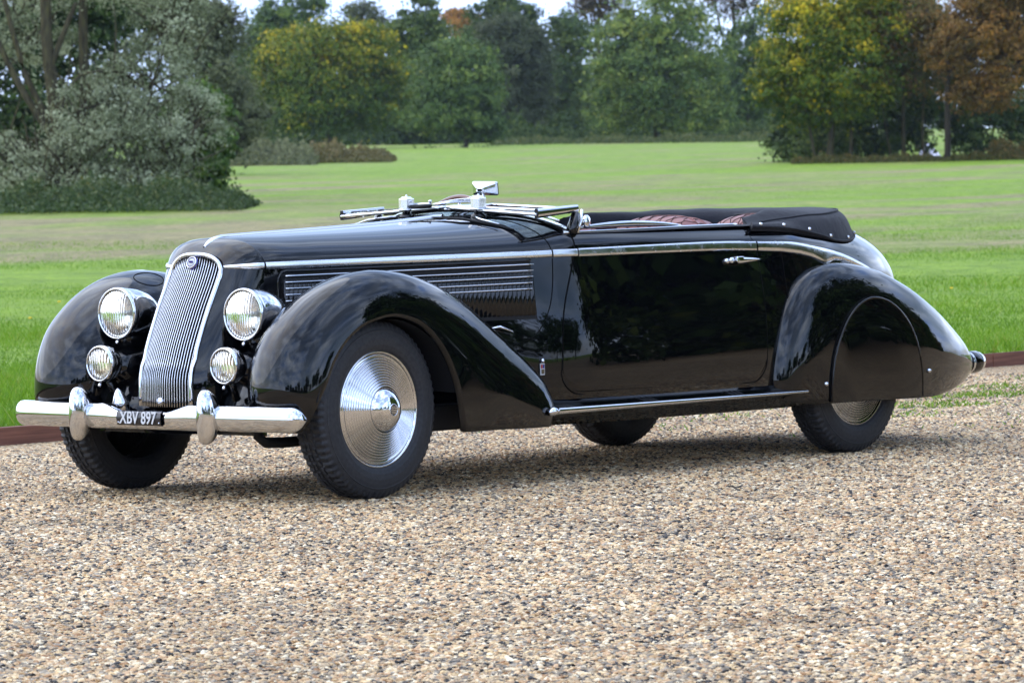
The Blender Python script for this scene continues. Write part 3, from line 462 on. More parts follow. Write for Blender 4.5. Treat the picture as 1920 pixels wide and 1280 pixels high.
# ---- tree belt behind and beside the photographer (seen in the paintwork)
proto = []
for k_ in range(3):
    b_ = Vector((0, 0, 0)); h_ = (7.5, 9.5, 6.2)[k_]
    L_ = [(rng.normal(0, 1.3), rng.normal(0, 1.0), h_*f, h_*.30*rng.uniform(.8, 1.2), h_*.28, h_*.24) for f in (.28, .4, .5, .62, .74, .5, .35)]
    r = tree('garden_tree', 'x', 'tree', b_, L_, 7000, .17, ('green', 'dark', 'brown')[k_], tint=(.4, .2), clump=.17); proto.append(r)
spots = []
for i in range(17): spots.append((11+i*3.4+rng.normal(0, .5), -10.2-.50*i-abs(rng.normal(0, .8))))
for i in range(14): a = R(196+9*i); spots.append((-13+48*math.cos(a), -10+46*math.sin(a)))
used = set()
for i, (x, y) in enumerate(spots):
    p_ = proto[i % 3]
    if (i % 3) not in used: o = p_; used.add(i % 3)
    else:
        o = p_.copy(); COL.objects.link(o)
        for ch in p_.children: c = ch.copy(); COL.objects.link(c); c.parent = o
    o.location = (x, y, -.02 if y < -34 else 0); o.rotation_euler = (0, 0, rng.uniform(0, 6.28)); sc_ = rng.uniform(.8, 1.25); o.scale = (sc_,)*3
    o['label'] = ('rounded green', 'tall dark', 'low brown-green')[i % 3] + (' garden tree beyond the rear wing side of the drive, mirrored in the paintwork' if i < 17 else ' garden tree on the far arc behind the photographer, mirrored in the chrome'); o['category'] = 'tree'; o['group'] = 'trees bordering the drive behind the photographer'

def hedge_line(name, label, P0, P1, h, n, lm, leaf, depth=1.2, cat='hedge', group=None):
    r = bpy.data.objects.new(name, None); COL.objects.link(r); r.location = P0; tag(r, label, cat, group); d = Vector(P1)-Vector(P0); L0 = d.length; d.normalize()
    t = rng.uniform(0, L0, n); hh = rng.uniform(0, 1, n)**.7*h*(.85+.12*np.sin(t*.9)+.08*np.sin(t*2.3+1))*(.9+rng.normal(0, .12, n)); w = rng.normal(0, depth*.5, n)
    C = np.stack([d.x*t-d.y*w, d.y*t+d.x*w, d.z*t+hh], 1); leafmesh('foliage', C, leaf*rng.uniform(.6, 1.4, n), LM[lm], rng.normal(.45, .2, n), r); return r
hedge_line('garden_hedge', 'dense dark garden hedge behind the photographer closing off the far side of the drive', (6.8, -7.4, 0), (75, -19, 0), 2.3, 16000, 'dark', .16)
hedge_line('garden_hedge', 'long low hedge far behind the photographer at the end of the drive', (-60, -36, 0), (-14, -62, 0), 3.0, 9000, 'green', .25)
# dark scrub that closes the gaps below the far crowns
for (pa, pb, D_, hp, lb) in ((430, 760, 318, 62, 'shadowy scrub below the yellow-green round tree'), (740, 1010, 322, 58, 'shadowy scrub below the tall dark trees left of centre'), (980, 1200, 345, 60, 'shadowy scrub in the centre gap left of the giant tree'), (1180, 1500, 345, 70, 'shadowy scrub below and right of the giant tree')):
    nettles('scrub', lb, pa, pb, D_, hp, 9000, 'dark', 2.0, leaf=.16, cat='scrub', tint=(.42, .2), endtaper=30)
nettles('far_wood', 'distant dark wood edge closing the view behind all the trees', -300, 2250, 470, 95, 22000, 'dark', 3.0, leaf=.32, cat='wood', tint=(.5, .2), endtaper=4)
# ---- the damp autumn air between here and the far trees
bm_ = boxVF((160, 200, 19), (1300, 1300, 42)); hz = mesh('haze', bm_[0], [tuple(q) for q in bm_[1]], None, None, False); tag(hz, kind='stuff')
mh = bpy.data.materials.new('haze'); mh.use_nodes = True; t = mh.node_tree; t.nodes.clear(); pv = t.nodes.new('ShaderNodeVolumePrincipled'); pv.inputs['Color'].default_value = (.72, .84, 1, 1); pv.inputs['Density'].default_value = .00007; pv.inputs['Anisotropy'].default_value = .2; out = t.nodes.new('ShaderNodeOutputMaterial'); t.links.new(pv.outputs[0], out.inputs['Volume']); hz.data.materials.append(mh)

nettles('shaded_scrub', 'dark scrub in the shade between the silver willow and the leafy tree behind it', -80, 400, 112, 75, 12000, 'dark', 1.0, leaf=.09, cat='scrub', tint=(.3, .2))
# ================================================================ THE CAR
car = bpy.data.objects.new('vintage_convertible', None); COL.objects.link(car)
tag(car, 'gleaming black 1930s convertible with chrome grille and folded hood parked on the gravel', 'car')
WB = 3.33; TR = .3652
# ---- main body surface: half-width at moulding height, at sill, moulding height, crown height
fWs = pch([-.256, -.235, -.205, -.15, .16, .63, 1.04, 1.30, 1.45, 2.0, 2.66, 3.2, 3.53, 3.8, 4.08, 4.32, 4.5, 4.62], [.146, .185, .225, .268, .345, .455, .545, .60, .628, .665, .682, .665, .615, .55, .44, .29, .15, .03])
fWb = pch([-.256, -.205, -.15, .16, .63, 1.04, 1.30, 1.45, 2.0, 2.66, 3.2, 3.8, 4.4, 4.72], [.135, .215, .26, .34, .46, .58, .675, .70, .725, .725, .70, .60, .34, .05])
fzs = pch([-.256, -.15, 1.30, 1.45, 2.66, 2.9, 3.2, 3.53, 3.8, 4.1, 4.4, 4.72], [.925, .942, .960, .966, .955, .95, .915, .865, .81, .73, .62, .45])
fzt = pch([-.256, -.235, -.205, -.15, 0, .16, .63, 1.04, 1.30, 1.42, 2.0, 2.66, 3.6, 3.93, 4.04, 4.20, 4.38, 4.50, 4.62], [1.000, 1.030, 1.052, 1.066, 1.075, 1.080, 1.096, 1.116, 1.136, 1.150, 1.155, 1.155, 1.10, 1.055, 1.03, .975, .87, .74, .46])
fzb = pch([-.256, -.15, 0, 1.2, 4.0, 4.72], [.385, .385, .36, .24, .24, .32])
fgr = pch([.385, .485, .593, .757, .958, 1.0, 1.1], [-.204, -.203, -.172, -.101, 0.0, .012, .03])      # grille rake in side view
fk = pch([-.256, -.235, -.205, -.15, 0], [1, .95, .82, .25, .0])
EXP = 2.15
fA = pch([-.256, .3, 1.1, 1.5, 3.2, 3.8, 4.72], [0, .004, .028, .045, .045, .02, 0])
def sideY(x, Ws, Wb, s):
    c = min(1, max(0, (x-.3)/1.0)); return Ws + (Wb-Ws)*((1-c)*math.sin(math.pi/2*s) + c*.45*s) + float(fA(x))*math.sin(math.pi*s/1.12)
def section(x, na=22, nb=14, zcut=None):
    """half section from the top centre (or the cut) down to the sill; y>=0"""
    Ws, Wb, zs, zt, zb = (float(f(x)) for f in (fWs, fWb, fzs, fzt, fzb)); k = float(fk(x)); out = []
    n = EXP if x > -.15 else 2.6
    t0 = 0
    if zcut is not None: t0 = math.acos(min(1, ((zcut - zs)/(zt - zs))**(n/2)))
    for a in np.linspace(t0, math.pi/2, na):
        out.append((Ws*math.sin(a)**(2/n), zs + (zt-zs)*max(0, math.cos(a))**(2/n)))
    for s in np.linspace(0, 1, nb)[1:]:
        out.append((sideY(x, Ws, Wb, s), zs + (zb-zs)*s))
    return [(x + k*float(fgr(z)), y, z) for y, z in out]
def loft(name, xs, m=M['paint'], zcut=None, thick=0, parent=car, **k):
    rows = []
    for x in xs:
        s = section(x, zcut=zcut(x) if zcut else None, **k)
        rows.append(([(a, -b_, c) for a, b_, c in s[::-1]] + (s if zcut else s[1:])) if not zcut else s)
    if not zcut: return grid(name, rows, m, parent, thick=thick)
    A = np.array(rows); B = A*np.array((1, -1, 1)); nu, nv, _ = A.shape
    V = np.concatenate([A.reshape(-1, 3), B.reshape(-1, 3)]); F = gridF(nu, nv, flip=True) + gridF(nu, nv, off=nu*nv)
    return mesh(name, V, F, m, parent)
nose = loft('nose_cowl', np.concatenate([np.linspace(-.256, -.205, 7), np.linspace(-.19, -.147, 5)]))
bonnet = loft('bonnet', np.linspace(-.147, 1.300, 60))
def zdoor(x): return float(pch([1.45, 1.9, 2.3, 2.66, 3.5], [1.050, 1.055, 1.060, 1.062, 1.055])(x))
cowl = loft('cowl', np.linspace(1.300, 1.50, 12))
sides = loft('body_side', np.linspace(1.48, 3.60, 70), zcut=zdoor)
tail = loft('tail', np.linspace(3.55, 4.62, 40))
md = tail.modifiers.new('s', 'SOLIDIFY'); md.thickness = .004; md.offset = -1
# full outer skin, only used to lay trim on the sides
def skinY(x, z):
    """body half width at (x, z)"""
    Ws, Wb, zs, zt, zb = (float(f(x)) for f in (fWs, fWb, fzs, fzt, fzb)); n = EXP if x > -.15 else 2.6
    if z >= zs: return Ws*max(0, 1 - ((z-zs)/(zt-zs))**n)**(1/n)
    return sideY(x, Ws, Wb, min(1.02, (zs-z)/(zs-zb)))
def skin(x, z, off=0, s=-1):
    e = .004; y = skinY(x, z); dx = (skinY(x+e, z)-skinY(x-e, z))/(2*e); dz = (skinY(x, z+e)-skinY(x, z-e))/(2*e)
    nrm = Vector((-dx, 1, -dz)).normalized(); p = Vector((x, y, z)) + nrm*off
    return (p.x, s*p.y, p.z)
def strip_on(name, pts, w, m, parent=car, s=-1, thick=.008, n=40, fn=skin, prof=((-.5, 0), (-.44, .7), (-.25, 1), (.25, 1), (.44, .7), (.5, 0)), base=0.0):
    """convex moulding laid along pts=[(x,z)] with width w(t) vertically"""
    P = catmull([(a, b_) for a, b_ in pts], n); rows = []
    for i, (x, z) in enumerate(P):
        t = i/(n-1); ww = w(t) if callable(w) else w
        T = P[min(i+1, n-1)] - P[max(i-1, 0)]; T /= np.linalg.norm(T); nx, nz = -T[1], T[0]
        rows.append([fn(x + nx*q*ww, z + nz*q*ww, base + thick*h*min(1, ww/.02), s) for q, h in prof])
    return grid(name, rows, m, parent, flip=(s > 0))
for s in (-1, 1):
    strip_on('side_moulding', [(-.262, .948), (-.152, .950)], lambda t: .028*min(1, (t*1.2+.05)**.4), M['satin'], s=s, n=14)
    strip_on('side_moulding', [(-.144, .950), (.5, .957), (1.0, .962), (1.298, .966)], .030, M['satin'], s=s)
    strip_on('side_moulding', [(1.306, .966), (1.44, .967)], .033, M['satin'], s=s, n=10)
    strip_on('side_moulding', [(1.447, .967), (2.0, .972), (2.4, .973), (2.655, .968)], lambda t: .036+.009*t, M['satin'], s=s)
    # rear quarter moulding: drops to a point over the rear wing, then thins to the tail
    ftp = pch([2.665, 2.9, 3.15, 3.4, 3.62, 3.85], [.990, .984, .955, .912, .858, .790]); rows = []
    for x in np.linspace(2.665, 3.85, 90):
        za = float(ftp(x)); zb2 = float(np.interp(x, [2.665, 2.85, 3.0, 3.10, 3.195, 3.28, 3.36, 3.45, 3.62, 3.85], [.945, .937, .922, .903, .868, .888, .884, .868, .832, .776])); h = za-zb2
        rows.append([skin(x, za, 0, s), skin(x, za-.08*h, .006, s), skin(x, za-.25*h, .009, s), skin(x, za-.6*h, .009, s), skin(x, za-.90*h, .006, s), skin(x, zb2, 0, s)])
    grid('side_moulding', rows, M['satin'], car, flip=(s < 0))
# bonnet centre strip
zc = [(x, 0, float(fzt(x))+.002) for x in (-.235, -.205, -.15, -.05, .05, .2, .6, 1.0, 1.28)]
rows = []
for (x, y, z) in zc:
    x = x + float(fk(x))*float(fgr(z)); w = .016 if x > -.2 else .013
    rows.append([(x, -w, z-.003), (x, -w*.7, z+.004), (x, 0, z+.006), (x, w*.7, z+.004), (x, w, z-.003)])
rows[0] = [(p[0]-.004, p[1]*.4, p[2]-.004) for p in rows[0]]
grid('bonnet_centre_strip', catmull(np.array(rows).reshape(len(rows), -1), 40).reshape(40, 5, 3), M['chrome'], car)
# ---- seams
def seam(name, pts, s=-1, r=.0022, m=M['gap'], n=40, fn=skin, off=.0004, parent=car):
    P = [fn(x, z, off, s) for x, z in catmull(pts, n)]
    return tube(name, P, r, m, parent, n=5)
for s in (-1, 1):
    seam('bonnet_seam', [(1.302, .945), (1.285, .85), (1.24, .72), (1.16, .62), (1.05, .58)], s)
    seam('quarter_seam', [(2.845, .935), (2.84, .85), (2.84, .70)], s, .003)
    seam('scuttle_seam', [(1.302, .985), (1.302, 1.04), (1.302, 1.09), (1.302, 1.12)], s, .0018)
    seam('nose_seam', [(-.1485, .97), (-.1485, 1.02), (-.1485, 1.05)], s, .0018); seam('nose_seam', [(-.1485, .93), (-.149, .85), (-.150, .72)], s, .0018)
# ---- doors (proud panels with a shadow gap)
def doorz(x, x0, x1, zb_, r):
    if x < x0+r: return zb_ + r - math.sqrt(max(0, r*r-(x0+r-x)**2))
    if x > x1-r: return zb_ + r - math.sqrt(max(0, r*r-(x-(x1-r))**2))
    return zb_
for s in (-1, 1):
    zb_, r = .362, .11; rows = []; NU, NV = 64, 40
    us = (1-np.cos(np.linspace(0, math.pi, NU)))/2
    for u in us:
        row = []
        xm = 1.29 + u*(2.655-1.29); zlo = doorz(xm, 1.29, 2.655, zb_, r)
        for v in np.linspace(0, 1, NV):
            z = zlo + v*(zdoor(max(1.45, xm)) - .003 - zlo)
            x0 = float(pch([.36, .68, .966, 1.06], [1.285, 1.315, 1.425, 1.46])(z)); x1 = float(pch([.36, .9, 1.06], [2.652, 2.655, 2.625])(z))
            e = 0.002
            if u in (us[0], us[-1]) or v in (0,): e = -.002
            row.append(skin(x0 + u*(x1-x0), z, e, s))
        rows.append(row)
    d = sharp(grid('door', rows, M['paint'], car, flip=(s < 0)))
    # gap line round the door
    P = []
    for z in np.linspace(1.058, .362+r, 20): P.append((float(pch([.36, .68, .966, 1.06], [1.285, 1.315, 1.425, 1.46])(z))-.003, z))
    for q in np.linspace(0, math.pi/2, 12)[1:]: P.append((1.287+r-r*math.cos(q)-.002, .360+r-r*math.sin(q)))
    for q in np.linspace(0, math.pi/2, 12): P.append((2.655-r+r*math.sin(q)+.002, .360+r-r*math.cos(q)))
    for z in np.linspace(.362+r, 1.058, 20)[1:]: P.append((float(pch([.36, .9, 1.06], [2.652, 2.655, 2.625])(z))+.003, z))
    PP = [skin(x, z, .0006, s) for x, z in P]; tube('gap', PP, .0026, M['gap'], d, n=5)
    # handle: lock button, grip and tapering blade
    hx, hz = 2.43, .905
    def onp(x, z, o): return skin(x, z, .002+o, s)
    v1 = tubeVF([onp(hx+.01, hz, .0), onp(hx+.01, hz, .022)], .013, 10)
    K = 20; path = [onp(hx+.03+.19*t, hz - .004 + .004*t, .028 - .012*t) for t in np.linspace(0, 1, K)]
    rad = [.015*math.sqrt(max(.02, 1-abs(2*min(t*3, .5)-1)**2.5)) if t < .17 else .015*(1-(t-.17)/.83)**.7+.001 for t in np.linspace(0, 1, K)]
    v2 = tubeVF(path, rad, 10, flat=.6, up=(0, 1, 0)); v3 = boxVF(onp(hx+.055, hz+.003, .02), (.05, .03, .026))
    o = join_parts('handle', [v1, v2], M['chrome'], d); o2 = mesh('handle', *v3, M['chrome'], d, False); bevel(o2, .006, 3)
    rp = [(0, .016), (.008, .0155), (.0115, .011), (.013, 0)]
    lathe('keyhole', rp, M['chrome'], d, n=14, org=onp(hx-.012, hz, 0), axis=(0, s, 0))
    # rail along the top of the door
    tube('top_rail', [skin(x, zdoor(x)+.001, .002, s) for x in np.linspace(1.425, 2.63, 40)], .0065, M['chrome'], d, n=8)
    # wind-up window cap, spindle shaped
    K = 30; tt = np.linspace(0, 1, K); yy = [skinY(1.52+.74*t, 1.05)-.035 for t in tt]
    tube('window_cap', [(1.52+.74*t, s*y, 1.066+.016*math.sin(math.pi*t)**.8) for t, y in zip(tt, yy)], [.013*math.sin(math.pi*min(1, max(.02, t)))**.6+.001 for t in tt], M['chrome'], d, n=8)
# lower sill and inner cockpit tub
rows = []
for x in np.linspace(1.46, 3.5, 40):
    w = skinY(x, 1.04); z = zdoor(x)
    rows.append([(x, -w+.002, z-.004), (x, -w+.02, z+.004), (x, -w+.06, z-.004), (x, -w+.07, z-.10), (x, -w+.08, .5), (x, 0, .45), (x, w-.08, .5), (x, w-.07, z-.1), (x, w-.06, z-.004), (x, w-.02, z+.004), (x, w-.002, z-.004)])
grid('cockpit_lining', rows, M['fabric'], car)
tub = join_parts('floor_pan', [boxVF((1.9, 0, .30), (3.6, 1.28, .10)), boxVF((3.9, 0, .36), (.9, .9, .2)), boxVF((.1, .36, .34), (1.4, .07, .10)), boxVF((.1, -.36, .34), (1.4, .07, .10)), boxVF((.2, 0, .38), (.8, .5, .2)), boxVF((-.05, 0, .33), (.12, 1.15, .06))], M['dark'], car, False)
tube('axle', [(0, -.62, .35), (0, .62, .35)], .035, M['dark'], car); tube('axle', [(WB, -.62, .36), (WB, .62, .36)], .045, M['dark'], car)
tube('tow_eye', [(-.40, -.46, .33), (-.41, -.46, .27), (-.37, -.46, .245), (-.28, -.47, .24), (-.1, -.5, .245)], .022, M['dark'], car, n=8)

# ---- grille
def arch(y): return .890 + .108*max(0, 1-(abs(y)/.140)**2.6)**(1/2.6)
def gx(y, z): return -.256 + float(fgr(z)) - .030*(1-(y/.14)**2)
grille = grid('grille', [[(gx(y, z)+.016, y, z) for z in np.linspace(.385, arch(y)-.004, 24)] for y in np.linspace(-.134, .134, 15)], M['gap'], car)
NB = 22
for i in range(NB):
    y = -.128 + .256*i/(NB-1); zt_ = arch(y)-.003
    v, f = tubeVF([(gx(y, z), y, z) for z in np.linspace(.385, zt_, 22)], .0021, 6); mesh('grille_bar', v, f, M['satin'], grille)
fr = [(-.138, z) for z in np.linspace(.385, .89, 14)] + [(-.140*math.cos(q)**(2/2.6), .890+.108*math.sin(q)**(2/2.6)) for q in np.linspace(0.05, math.pi/2, 14)]
fr = fr + [(-y, z) for y, z in fr[::-1][1:]]
tube('grille_frame', [(gx(y, z)-.002, y*1.03, z+.002) for y, z in fr], .0095, M['chrome'], grille, n=8)
bx, bz = gx(0, .965)-.006, .965
bn = Vector((-.92, 0, .38)).normalized()
bd = lathe('badge', [(0, .010), (.020, .009), (.0265, .005), (.028, 0)], M['blue'], grille, n=24, org=(bx, 0, bz), axis=bn)
lathe('badge_ring', [(.0215, .009), (.0225, .012), (.0245, .012), (.026, .008)], M['chrome'], grille, n=24, org=(bx, 0, bz), axis=bn)
lathe('badge_ring', [(.0, .0105), (.0175, .0102), (.018, .008)], M['white'], grille, n=24, org=(bx, 0, bz), axis=bn)
v, f = boxVF((0, 0, 0), (.003, .020, .012)); o = mesh('badge_bar', v, f, M['blue'], grille, False); o.location = Vector((bx, 0, bz))+bn*.012; o.rotation_euler = (0, R(-22), 0)
v, f = boxVF((0, 0, 0), (.006, .014, .030)); o = mesh('badge_pendant', v, f, M['blue'], grille, False); bevel(o, .002); o.location = Vector((bx-.001, 0, bz-.026)); o.rotation_euler = (0, R(22), 0)
# crank cover knob at the foot of the grille
lathe('crank_knob', [(0, .022), (.014, .019), (.018, .012), (.016, .009), (.018, .006), (.015, 0)], M['chrome'], car, n=14, org=(-.486, .0, .405), axis=(-.9, 0, .3))

# ---- wings
def wing(name, S, L, yr, yo, yi, r, ri, di, n=90, nv=26, ni=16, sgn=-1, m=M['paint']):
    """S ridge (x,z), L lip (x,z), widths along u"""
    S0 = np.array(S, float); L0 = np.array(L, float); cl = np.concatenate([[0], np.cumsum(np.linalg.norm(np.diff(S0, axis=0), axis=1)+.35*np.linalg.norm(np.diff(L0, axis=0), axis=1))]); cl /= cl[-1]
    uu = np.linspace(0, 1, n); rows = []; cs = np.concatenate([[0], np.cumsum(np.linalg.norm(np.diff(S0, axis=0), axis=1))]); cs /= cs[-1]
    S = catmull(S0, 4000); us_ = pch(cl, cs)(uu); S = S[np.clip((us_*3999).astype(int), 0, 3999)]
    ky = lambda a: pch(cl, a)(uu)
    L = np.stack([ky(L0[:, 0]), ky(L0[:, 1])], 1)
    yr, yo, yi, r, ri, di = (ky(a) for a in (yr, yo, yi, r, ri, di))
    T = np.gradient(S, axis=0); T /= np.linalg.norm(T, axis=1)[:, None]; NI = np.stack([T[:, 1], -T[:, 0]], 1)  # inward normal
    for i in range(n):
        row = []
        D = np.linalg.norm(L[i]-S[i]); dd = (L[i]-S[i])/max(D, 1e-6)
        qs = np.linspace(0, 1, nv)**1.6
        for q in qs[::-1]:
            d = q*D; e = float(ellipse_r(d, r[i])); row.append((S[i][0]+dd[0]*d, yr[i]+(yo[i]-yr[i])*e, S[i][1]+dd[1]*d))
        lip = row[0]; row = [(lip[0]+dd[0]*.004, lip[1]-.016, lip[2]+dd[1]*.004)] + row
        for q in np.linspace(0, 1, ni)[1:]**1.4:
            d = q*di[i]; e = float(ellipse_r(d, ri[i])); row.append((S[i][0]+NI[i][0]*d, yr[i]+(yi[i]-yr[i])*e, S[i][1]+NI[i][1]*d))
        rows.append([(a, sgn*b_, c) for a, b_, c in row])
    return grid(name, rows, m, car, flip=(sgn < 0))
FS = [(-.49, .30), (-.535, .42), (-.525, .56), (-.465, .69), (-.345, .80), (-.18, .885), (.03, .927), (.22, .914), (.38, .876), (.54, .812), (.69, .72), (.775, .663), (.795, .649), (.815, .636), (.84, .617), (.97, .515), (1.07, .42), (1.115, .33), (1.10, .26)]
FL = [(-.455, .296), (-.415, .39), (-.365, .48), (-.315, .575), (-.235, .66), (-.12, .72), (.03, .743), (.17, .715), (.29, .64), (.375, .53), (.425, .40), (.444, .285), (.447, .256), (.475, .252), (.53, .251), (.70, .25), (.90, .245), (1.03, .243), (1.06, .242)]
FYR = [.61, .61, .615, .63, .64, .65, .655, .66, .665, .675, .69, .694, .696, .698, .70, .72, .735, .74, .74]
FYO = [.775, .785, .795, .80, .805, .81, .81, .81, .81, .812, .815, .815, .815, .815, .815, .81, .80, .79, .785]
FYI = [.44, .42, .40, .39, .38, .38, .38, .39, .40, .44, .49, .52, .525, .53, .54, .59, .63, .66, .68]
FR = [.10, .16, .20, .22, .22, .21, .20, .20, .22, .26, .28, .28, .28, .28, .28, .25, .20, .14, .1]
FRI = [.10, .18, .22, .26, .28, .28, .28, .28, .28, .26, .22, .2, .2, .2, .2, .2, .2, .15, .1]
FDI = [.12, .20, .24, .28, .30, .30, .30, .32, .34, .34, .30, .27, .265, .26, .26, .25, .22, .15, .1]
wings = {}
for s in (-1, 1):
    w_ = wing('front_wing', FS, FL, FYR, FYO, FYI, FR, FRI, FDI, sgn=s); wings[('f', s)] = w_
    # inner wheel well
    rows = []
    for q in np.linspace(R(12), R(168), 30):
        x, z = .01+.435*math.cos(q), .33+.40*math.sin(q); rows.append([(x, s*.79, z), (x, s*.55, z+.01), (x*.9, s*.45, z-.02)])
    grid('wheel_well', rows, M['dark'], w_)
    if s > 0:   # oval filler recess on the far wing
        bt = bvh(w_)
        P = []
        for q in np.linspace(0, 2*math.pi, 37):
            h = bt.ray_cast(Vector((.0+.075*math.cos(q), .535+.05*math.sin(q), 1.3)), Vector((0, 0, -1)))
            if h[0]: P.append(tuple(h[0]+Vector((0, 0, .0005))))
        if len(P) > 10: tube('filler_flap_seam', P, .0022, M['gap'], w_, n=5)
RS = [(2.70, .29), (2.705, .42), (2.74, .56), (2.80, .68), (2.89, .785), (3.02, .85), (3.187, .877), (3.33, .872), (3.50, .845), (3.75, .768), (4.02, .655), (4.25, .545), (4.42, .46), (4.54, .385), (4.585, .335)]
RL = [(2.76, .262), (2.86, .252), (2.94, .248), (3.02, .247), (3.10, .247), (3.2, .247), (3.3, .246), (3.4, .245), (3.52, .243), (3.68, .24), (3.86, .238), (4.05, .25), (4.25, .275), (4.42, .30), (4.52, .315)]
RYR = [.70, .70, .70, .70, .70, .705, .71, .71, .71, .70, .67, .62, .575, .535, .51]
RYO = [.79, .805, .82, .83, .835, .84, .84, .84, .84, .835, .81, .765, .70, .625, .56]
RYI = [.66, .64, .62, .60, .58, .55, .53, .52, .50, .46, .42, .40, .40, .42, .46]
RR_ = [.10, .15, .20, .25, .28, .30, .31, .31, .31, .30, .28, .25, .20, .14, .06]
RRI = [.1, .14, .18, .2, .22, .24, .24, .24, .24, .24, .22, .2, .16, .1, .05]
RDI = [.1, .15, .2, .24, .26, .28, .28, .28, .28, .28, .26, .22, .18, .12, .06]
for s in (-1, 1):
    w_ = wing('rear_wing', RS, RL, RYR, RYO, RYI, RR_, RRI, RDI, sgn=s); wings[('r', s)] = w_; bt = bvh(w_)
    def onwing(x, z, off=0, _s=0, bt=bt, s=s):
        h = bt.ray_cast(Vector((x, s*2, z)), Vector((0, -s, 0)))
        if h[0] is None: return (x, s*.83, z)
        nr = h[1] if h[1].y*s > 0 else -h[1]
        p = h[0] + nr*off; return (p.x, p.y, p.z)
    # spat: removable wheel cover, tall arch outline
    SPc = [(3.005, .252), (3.01, .38), (3.04, .50), (3.10, .60), (3.20, .68), (3.34, .722), (3.48, .70), (3.60, .625), (3.69, .50), (3.735, .37), (3.74, .246)]
    O = catmull(SPc, 60); cx = 3.36; rows = []
    for k_, q in enumerate(np.concatenate([[0], np.linspace(.02, 1, 14), [1.0]])):
        row = []
        for (x, z) in O:
            zz = .25 + (z-.25)*q; xx = cx + (x-cx)*q
            row.append(onwing(xx, max(zz, .249), -.002 if k_ == 15 else .009))
        rows.append(row)
    sp = sharp(grid('spat', rows, M['paint'], w_, flip=(s > 0)), 25)
    tube('rim_bead', [onwing(cx+(x-cx)*.975, .25+(z-.25)*.98, .008) for x, z in O], .0055, M['paint'], sp, n=8)
    tube('rim_line', [onwing(x, z, .001) for x, z in O], .0032, M['gap'], sp, n=5)
    for x in (2.975, 3.80):
        lathe('fixing_bolt', [(0, .012), (.007, .011), (.010, .006), (.011, 0)], M['chrome'], w_, n=12, org=onwing(x, .335 if x < 3.5 else .36, .0), axis=(0, s, 0))
    # tail lamp on the tip of the wing
    tl = lathe('tail_lamp', [(.028, -.02), (.050, 0), (.054, .012), (.054, .085), (.052, .092)], M['paint'], w_, n=28, org=(4.55, s*.525, .362), axis=(1, -s*.05, 0))
    lathe('lamp_rim', [(.054, -.002), (.057, .004), (.055, .012)], M['chrome'], tl, n=28, org=(4.55, s*.525, .362), axis=(1, -s*.05, 0))
    lathe('lamp_cap', [(.052, .090), (.050, .105), (.042, .125), (.026, .140), (.0, .146)], M['chrome'], tl, n=28, org=(4.55, s*.525, .362), axis=(1, -s*.05, 0))

# ---- apron between the front wings
rows = []
for y in np.linspace(-.47, .47, 41):
    a = abs(y); row = []
    for z in np.linspace(.27, .80, 24):
        t = (z-.27)/.53
        x = -.37 + .30*t**1.6 - .05*math.exp(-((a-.33)/.13)**2)*math.sin(math.pi*min(1, t*1.15)) + .03*t
        row.append((x, y, z))
    rows.append(row)
grid('front_apron', rows, M['paint'], car, flip=True)
